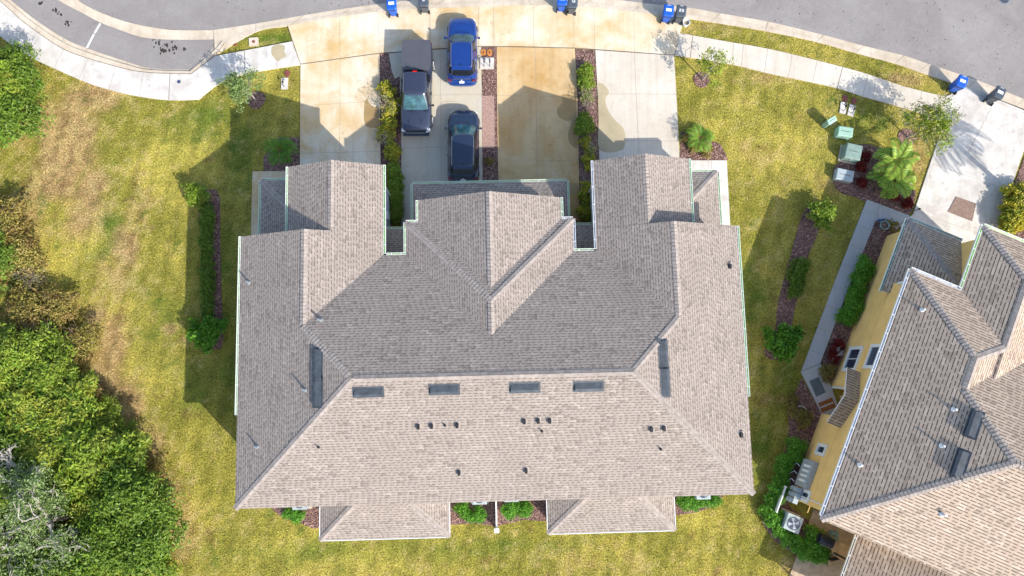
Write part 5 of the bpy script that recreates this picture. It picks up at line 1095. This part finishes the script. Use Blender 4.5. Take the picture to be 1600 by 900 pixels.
# undergrowth floor of the wood: low leaves and litter
WP=[(-80,60),(0,92),(40,110),(52,150),(45,215),(-20,230),(-80,240),(-80,290),(10,300),(35,345),(50,400),(78,430),(70,470),(110,480),(135,520),(130,590),(180,650),(205,700),(225,745),(250,790),(265,850),(262,930),(-80,930)]
wp=pg(WP); r=np.random.default_rng(77)
def inside(X,Y,poly):
    c=np.zeros(X.shape,bool); n=len(poly)
    for i in range(n):
        x1,y1=poly[i]; x2,y2=poly[(i+1)%n]
        if y1==y2: continue
        q=((y1>Y)!=(y2>Y))&(X<(x2-x1)*(Y-y1)/(y2-y1)+x1); c^=q
    return c
mnx,mxx=min(p[0] for p in wp),max(p[0] for p in wp); mny,mxy=min(p[1] for p in wp),max(p[1] for p in wp)
X=r.uniform(mnx,mxx,90000); Y=r.uniform(mny,mxy,90000); k_=inside(X,Y,wp)&(fbm(X,Y,1.2,61)>.38); X,Y=X[k_],Y[k_]
hh=.15+1.1*fbm(X,Y,2.,65)*r.random(len(X)); P=np.stack([X,Y,hh],1)
o=obj('undergrowth',leafmesh('undergrowth',P,np.tile([0,0,1.],(len(P),1)),.19,.09,M['leaf_olive'],r,None,.9),None); tag(o,'low olive undergrowth and leaf litter beneath the trees of the wood',None,None,'stuff')
# palmettos and bare shrubs
palm('yellow green palmetto at the left edge',8,440,.3,22,1.3,401,M['frond_lime'],'palmetto','palm',wl=.3,trunk=.08)
palm('golden orange palmetto at the left edge',8,485,.4,24,1.4,402,M['frond_gold'],'palmetto','palm',wl=.3,trunk=.08)
palm('olive gold palmetto between thicket and bright trees',28,510,.4,22,1.2,403,M['frond_gold'],'palmetto','palm',wl=.28,trunk=.08)
palm('small green palmetto among the bright trees',20,585,1.6,18,1.0,404,M['frond'],'palmetto','palm',wl=.28,trunk=.08)
twiggy('grey leafless bush at the edge of the dry grass',62,432,1.7,1.9,405,'leaf_sage',1,n0=22,rt=.02)
twiggy('silver branching dead bush right of the golden palmettos',92,535,2.2,2.0,406,n0=16,rt=.026); twiggy('upright grey dead shrub beside the silver bush',125,530,1.8,1.2,407,n0=8,rt=.02)
twiggy('low grey dry bush under the silver branches',88,570,1.8,.8,408,'leaf_sage',2,n0=12)
# arching feathery tree
g=G(22,160); at=thing('arching_tree','feathery tree with long arching sprays at the upper left edge','tree',(g[0],g[1],0)); r=np.random.default_rng(411)
b,ra=frondmesh('f',46,2.9,r,None,droop=.9,wl=.3,nl=34,lw=.05,z0=1.6,up0=1.3); b.build('sprays',M['leaf_mid'],at); ra.build('branches',M['frond_gold'],at); MB().tube([(0,0,-.1),(.1,0,1.),(0,0,1.7)],[.14,.11,.09],8).build('trunk',M['darkbark'],at)
# old oaks with grey twisting limbs and thin sage foliage
def oak(label,px,py,h,reach,seed,leafy,limbs,dirs=None,dead=False):
    r=np.random.default_rng(seed); g=G(px,py); t_=thing('old_oak' if not dead else 'dead_tree',label,'tree',(g[0],g[1],0)); b=MB(); tips=[]
    def grow(p,d,L,rad,lv):
        n=6; pts=[p]
        for i in range(n):
            d=unit(d+r.normal(size=3)*[.34,.34,.16]+[0,0,.03]); p=p+d*L/n; pts.append(p)
            if lv<2 and i%2: tips.append(p)
        b.tube(pts,[rad*(1-.55*i/n) for i in range(n+1)],7 if lv>1 else 5,cap=False)
        if lv==0: tips.append(p); return
        for k_ in range(4 if lv>1 else 3): grow(pts[r.integers(2,n+1)],unit(d+r.normal(size=3)*[.75,.75,.35]),L*.62,rad*.5,lv-1)
    b.tube([(0,0,-.2),(.1,.05,h*.25),(.0,.1,h*.5)],[.42,.32,.28],12)
    for i in range(limbs):
        a=(dirs[i] if dirs else r.random()*6.28); grow(np.array([0,.1,h*.45]),unit(np.array([math.cos(a),math.sin(a),.45])),reach,.17,3)
    b.build('trunk',M['oakbark'],t_)
    if leafy:
        T=np.array(tips); T=T[r.random(len(T))<leafy]; C=np.repeat(T,15,0)+r.normal(size=(len(T)*15,3))*[.22,.22,.12]-[0,0,.2]
        obj('crown',leafmesh('crown',C,np.tile([0,0,1.],(len(C),1)),.16,.065,M['leaf_sage'],r,None,.9),t_)
    return t_
oak('large old oak with pale twisting limbs and sage leaves in the lower left corner',45,862,5.6,3.1,421,.8,6,[0.1,.9,1.8,2.8,-.6,-1.8])
oak('second sage leaved oak reaching up the wood right of the first',110,800,5.0,2.1,422,.7,4,[.3,1.3,2.3,-.4])
oak('pale dead tree with forked bare limbs above the oaks',78,742,5.6,1.3,423,0,2,[1.2,1.9],True)
oak('silvery dead branch sticking up at the left edge by the oak',2,790,5.4,1.3,424,.2,2,[1.0,2.0],True)
oak('bare white branch fork between the oak and edge trees',150,815,4.6,.9,425,0,2,[.1,-.2],True)

# ------------------------------------------------ mown grass blades over the lawn (texture of the turf)
NB=420000; X=rng.uniform(-38,40,NB); Y=rng.uniform(-19,31,NB); ok=np.ones(NB,bool)
for P in PAVED:
    bx=(X>min(p[0] for p in P))&(X<max(p[0] for p in P))&(Y>min(p[1] for p in P))&(Y<max(p[1] for p in P)); idx=np.where(bx&ok)[0]
    ok[idx[inside(X[idx],Y[idx],P)]]=False
ok&=fbm(X,Y,.8,91)+.25*rng.random(NB)>.42
def hloc(X,Y,fr): 
    x,y=X-fr.o[0],Y-fr.o[1]; return fr.c*x+fr.s*y,-fr.s*x+fr.c*y
u,v=hloc(X,Y,HF); ok&=~((u>UW+.5)&(u<UE-.5)&(v>VS+.5)&(v<7.4)); u,v=hloc(X,Y,YF); ok&=~((u>.5)&(v>.3)&(v<18))
X,Y=X[ok],Y[ok]; n=len(X); a=rng.uniform(0,6.28,n); ln=rng.uniform(.03,.10,n); wd=rng.uniform(.012,.03,n); hz=rng.uniform(.025,.075,n)
dx,dy=np.cos(a),np.sin(a); V=np.stack([np.stack([X-dy*wd,Y+dx*wd,np.zeros(n)+.0],1),np.stack([X+dy*wd,Y-dx*wd,np.zeros(n)],1),np.stack([X+dx*ln,Y+dy*ln,hz],1)],1).reshape(-1,3)
me=bpy.data.meshes.new('grass_blades'); me.vertices.add(3*n); me.vertices.foreach_set('co',V.ravel()); me.loops.add(3*n); me.loops.foreach_set('vertex_index',np.arange(3*n)); me.polygons.add(n); me.polygons.foreach_set('loop_start',np.arange(0,3*n,3)); me.update(calc_edges=True); me.materials.append(M['blade'])
C=turfcol(X,Y); C=np.repeat(C,3,0); at_=me.color_attributes.new('Col','FLOAT_COLOR','POINT'); at_.data.foreach_set('color',np.concatenate([C,np.ones((len(C),1))],1).ravel())
o=bpy.data.objects.new('grass_blades',me); COL.objects.link(o); tag(o,'short mown grass blades over the whole lawn',None,None,'stuff')
